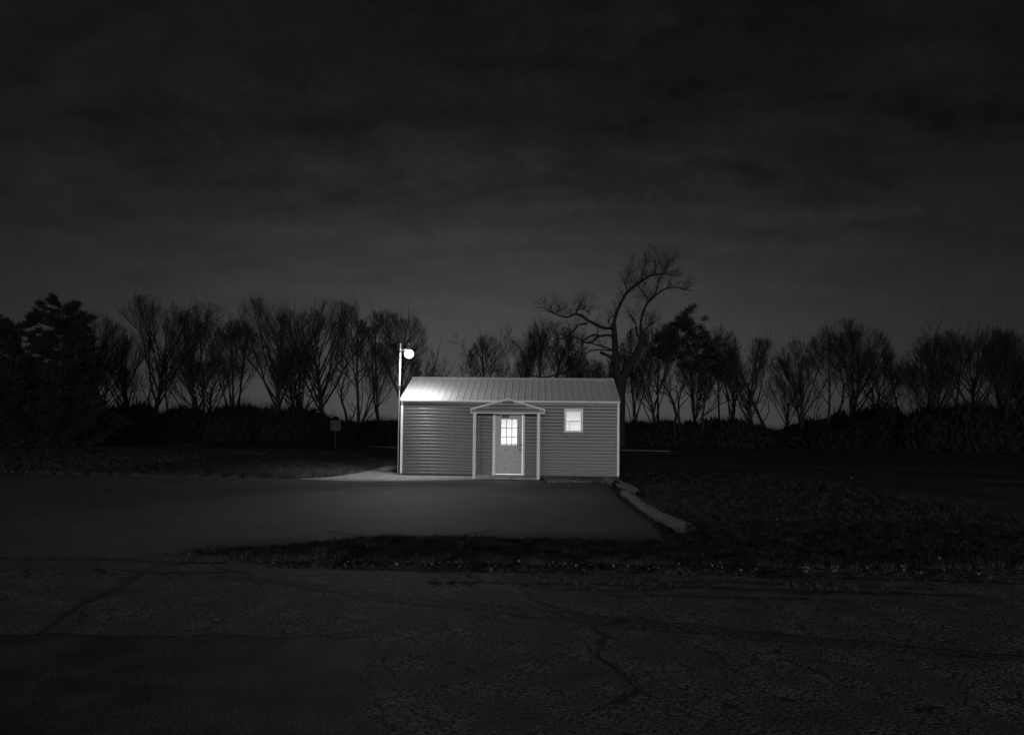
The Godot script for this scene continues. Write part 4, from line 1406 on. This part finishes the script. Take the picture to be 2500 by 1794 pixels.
func build_wood() -> void:
	build_trees()
	leafy_tree()
	conifer("tall dark pine whose tip stands highest at the left", Vector3(-29.6, LAWN_Y, -44.5), 9.7, 2.9, 301)
	conifer("dark pine in front of the tall one, filling the left of its group", Vector3(-32.0, LAWN_Y, -44.0), 8.2, 3.0, 302, 0.04)
	conifer("dark pine forming the right shoulder of the pine group", Vector3(-28.9, LAWN_Y, -45.0), 8.0, 1.9, 303, 0.02)
	conifer("lowest dark pine at the right foot of the pine group", Vector3(-28.9, LAWN_Y, -46.5), 5.2, 1.6, 304, 0.03)
	conifer("dark pine reaching in from beyond the left edge", Vector3(-36.4, LAWN_Y, -45.5), 9.6, 3.3, 305, 0.02)
	big_tree()
	# undergrowth along the edge of the wood
	rng.seed = 99
	var g := Geo.new()
	for k in 1500:
		var f := sqrt(rng.randf())
		var a := rng.randf() * TAU
		var y := rng.randf() * (0.76 - 0.42 * f * f)
		var p := Vector3(cos(a) * f, y, sin(a) * f)
		var d := Vector3(rng.randfn(0, 1), rng.randfn(0, 0.8), rng.randfn(0, 1)).normalized() * 0.13
		var s := d.cross(Vector3(rng.randf(), rng.randf(), rng.randf())).normalized() * 0.055
		g.tri(p - d, p + s, p + d)
		g.tri(p - d, p + d, p - s)
	for k in 420:
		var a := rng.randf() * TAU
		var f := sqrt(rng.randf()) * 0.9
		var p := Vector3(cos(a) * f, (0.75 - 0.5 * f * f) * rng.randf_range(0.5, 1.0), sin(a) * f)
		g.spike(p, p + Vector3(cos(a) * 0.2 * rng.randf(), rng.randf_range(0.15, 0.5), sin(a) * 0.2 * rng.randf()), 0.0035)
	var xs := []
	for k in 640:
		var x := rng.randf_range(-78.0, 78.0)
		var z := -rng.randf_range(65.0 - 3.2 * smoothstep(2.0, 14.0, x), 74.0)
		var h := 3.6
		if x < -18: h = 4.3
		elif x < -9: h = 3.7
		elif x < 10: h = 3.0
		elif x < 34: h = 3.6
		else: h = 5.0
		h *= rng.randf_range(0.55, 1.0) * (1.0 + 0.3 * sin(x * 0.31) * sin(x * 0.13 + 1.0))
		var r := rng.randf_range(1.4, 2.3)
		xs.append(Transform3D(Basis(Vector3.UP, rng.randf() * TAU).scaled(Vector3(r, h, r)), Vector3(x, LAWN_Y - 0.1, z)))
	for k in 70:
		var x := rng.randf_range(36.0, 60.0)
		xs.append(Transform3D(Basis(Vector3.UP, rng.randf() * TAU).scaled(Vector3(2.2, rng.randf_range(3.6, 5.2), 2.2)), Vector3(x, LAWN_Y - 0.1, -rng.randf_range(57.0, 64.0))))
	for k in 24:
		xs.append(Transform3D(Basis(Vector3.UP, rng.randf() * TAU).scaled(Vector3(1.3, rng.randf_range(0.7, 1.8), 1.3)), Vector3(rng.randf_range(-38.0, -28.6), LAWN_Y - 0.1, -rng.randf_range(42.6, 44.5))))
	for k in 60:                                         # brush at the pines' feet and behind them
		xs.append(Transform3D(Basis(Vector3.UP, rng.randf() * TAU).scaled(Vector3(1.8, rng.randf_range(3.0, 6.6), 1.8)), Vector3(rng.randf_range(-40.0, -31.5), LAWN_Y - 0.1, -rng.randf_range(47.0, 50.0))))
	scatter("undergrowth", g.mesh(), M.brush, xs, "black mass of undergrowth along the edge of the wood", "bushes")

# ---------------------------------------------------------------- main
const HEAD := Vector3(-3.38, 4.05, -22.2)
const ROOM := 4.8
const SPILL := 3.6
const BEAM := 5.5
const THROW := 10.0
const LOT := 430.0

func _ready() -> void:
	# camera: level with a shifted lens, standing in the road
	var cam := Camera3D.new()
	cam.name = "camera"
	cam.projection = Camera3D.PROJECTION_FRUSTUM
	cam.near = 0.1
	cam.far = 1500.0
	cam.size = 2.0 * 0.1 * 897.0 / 1667.0
	cam.frustum_offset = Vector2(0, 0.1 * 0.05086)
	cam.transform = Transform3D(Basis(Vector3.RIGHT, deg_to_rad(2.0)) * Basis(Vector3.BACK, deg_to_rad(0.6)), Vector3(0, 1.7, 0))
	add_child(cam)
	cam.current = true
	# sky and exposure
	var we := WorldEnvironment.new()
	we.name = "environment"
	var e := Environment.new()
	e.background_mode = Environment.BG_SKY
	e.sky = Sky.new()
	e.sky.sky_material = dusk_sky()
	e.background_energy_multiplier = 1.0
	e.tonemap_mode = Environment.TONE_MAPPER_LINEAR
	e.tonemap_exposure = 1.0
	e.sdfgi_enabled = true
	e.ssao_enabled = true
	e.ssil_enabled = true
	we.environment = e
	add_child(we)
	rng.seed = 7
	make_materials()
	build_ground()
	build_hut()
	build_wood()
	build_yard_lamp()
	build_lot_lamps()
	build_logs()
	build_sign()
	rng.seed = 12
	build_ground_cover()
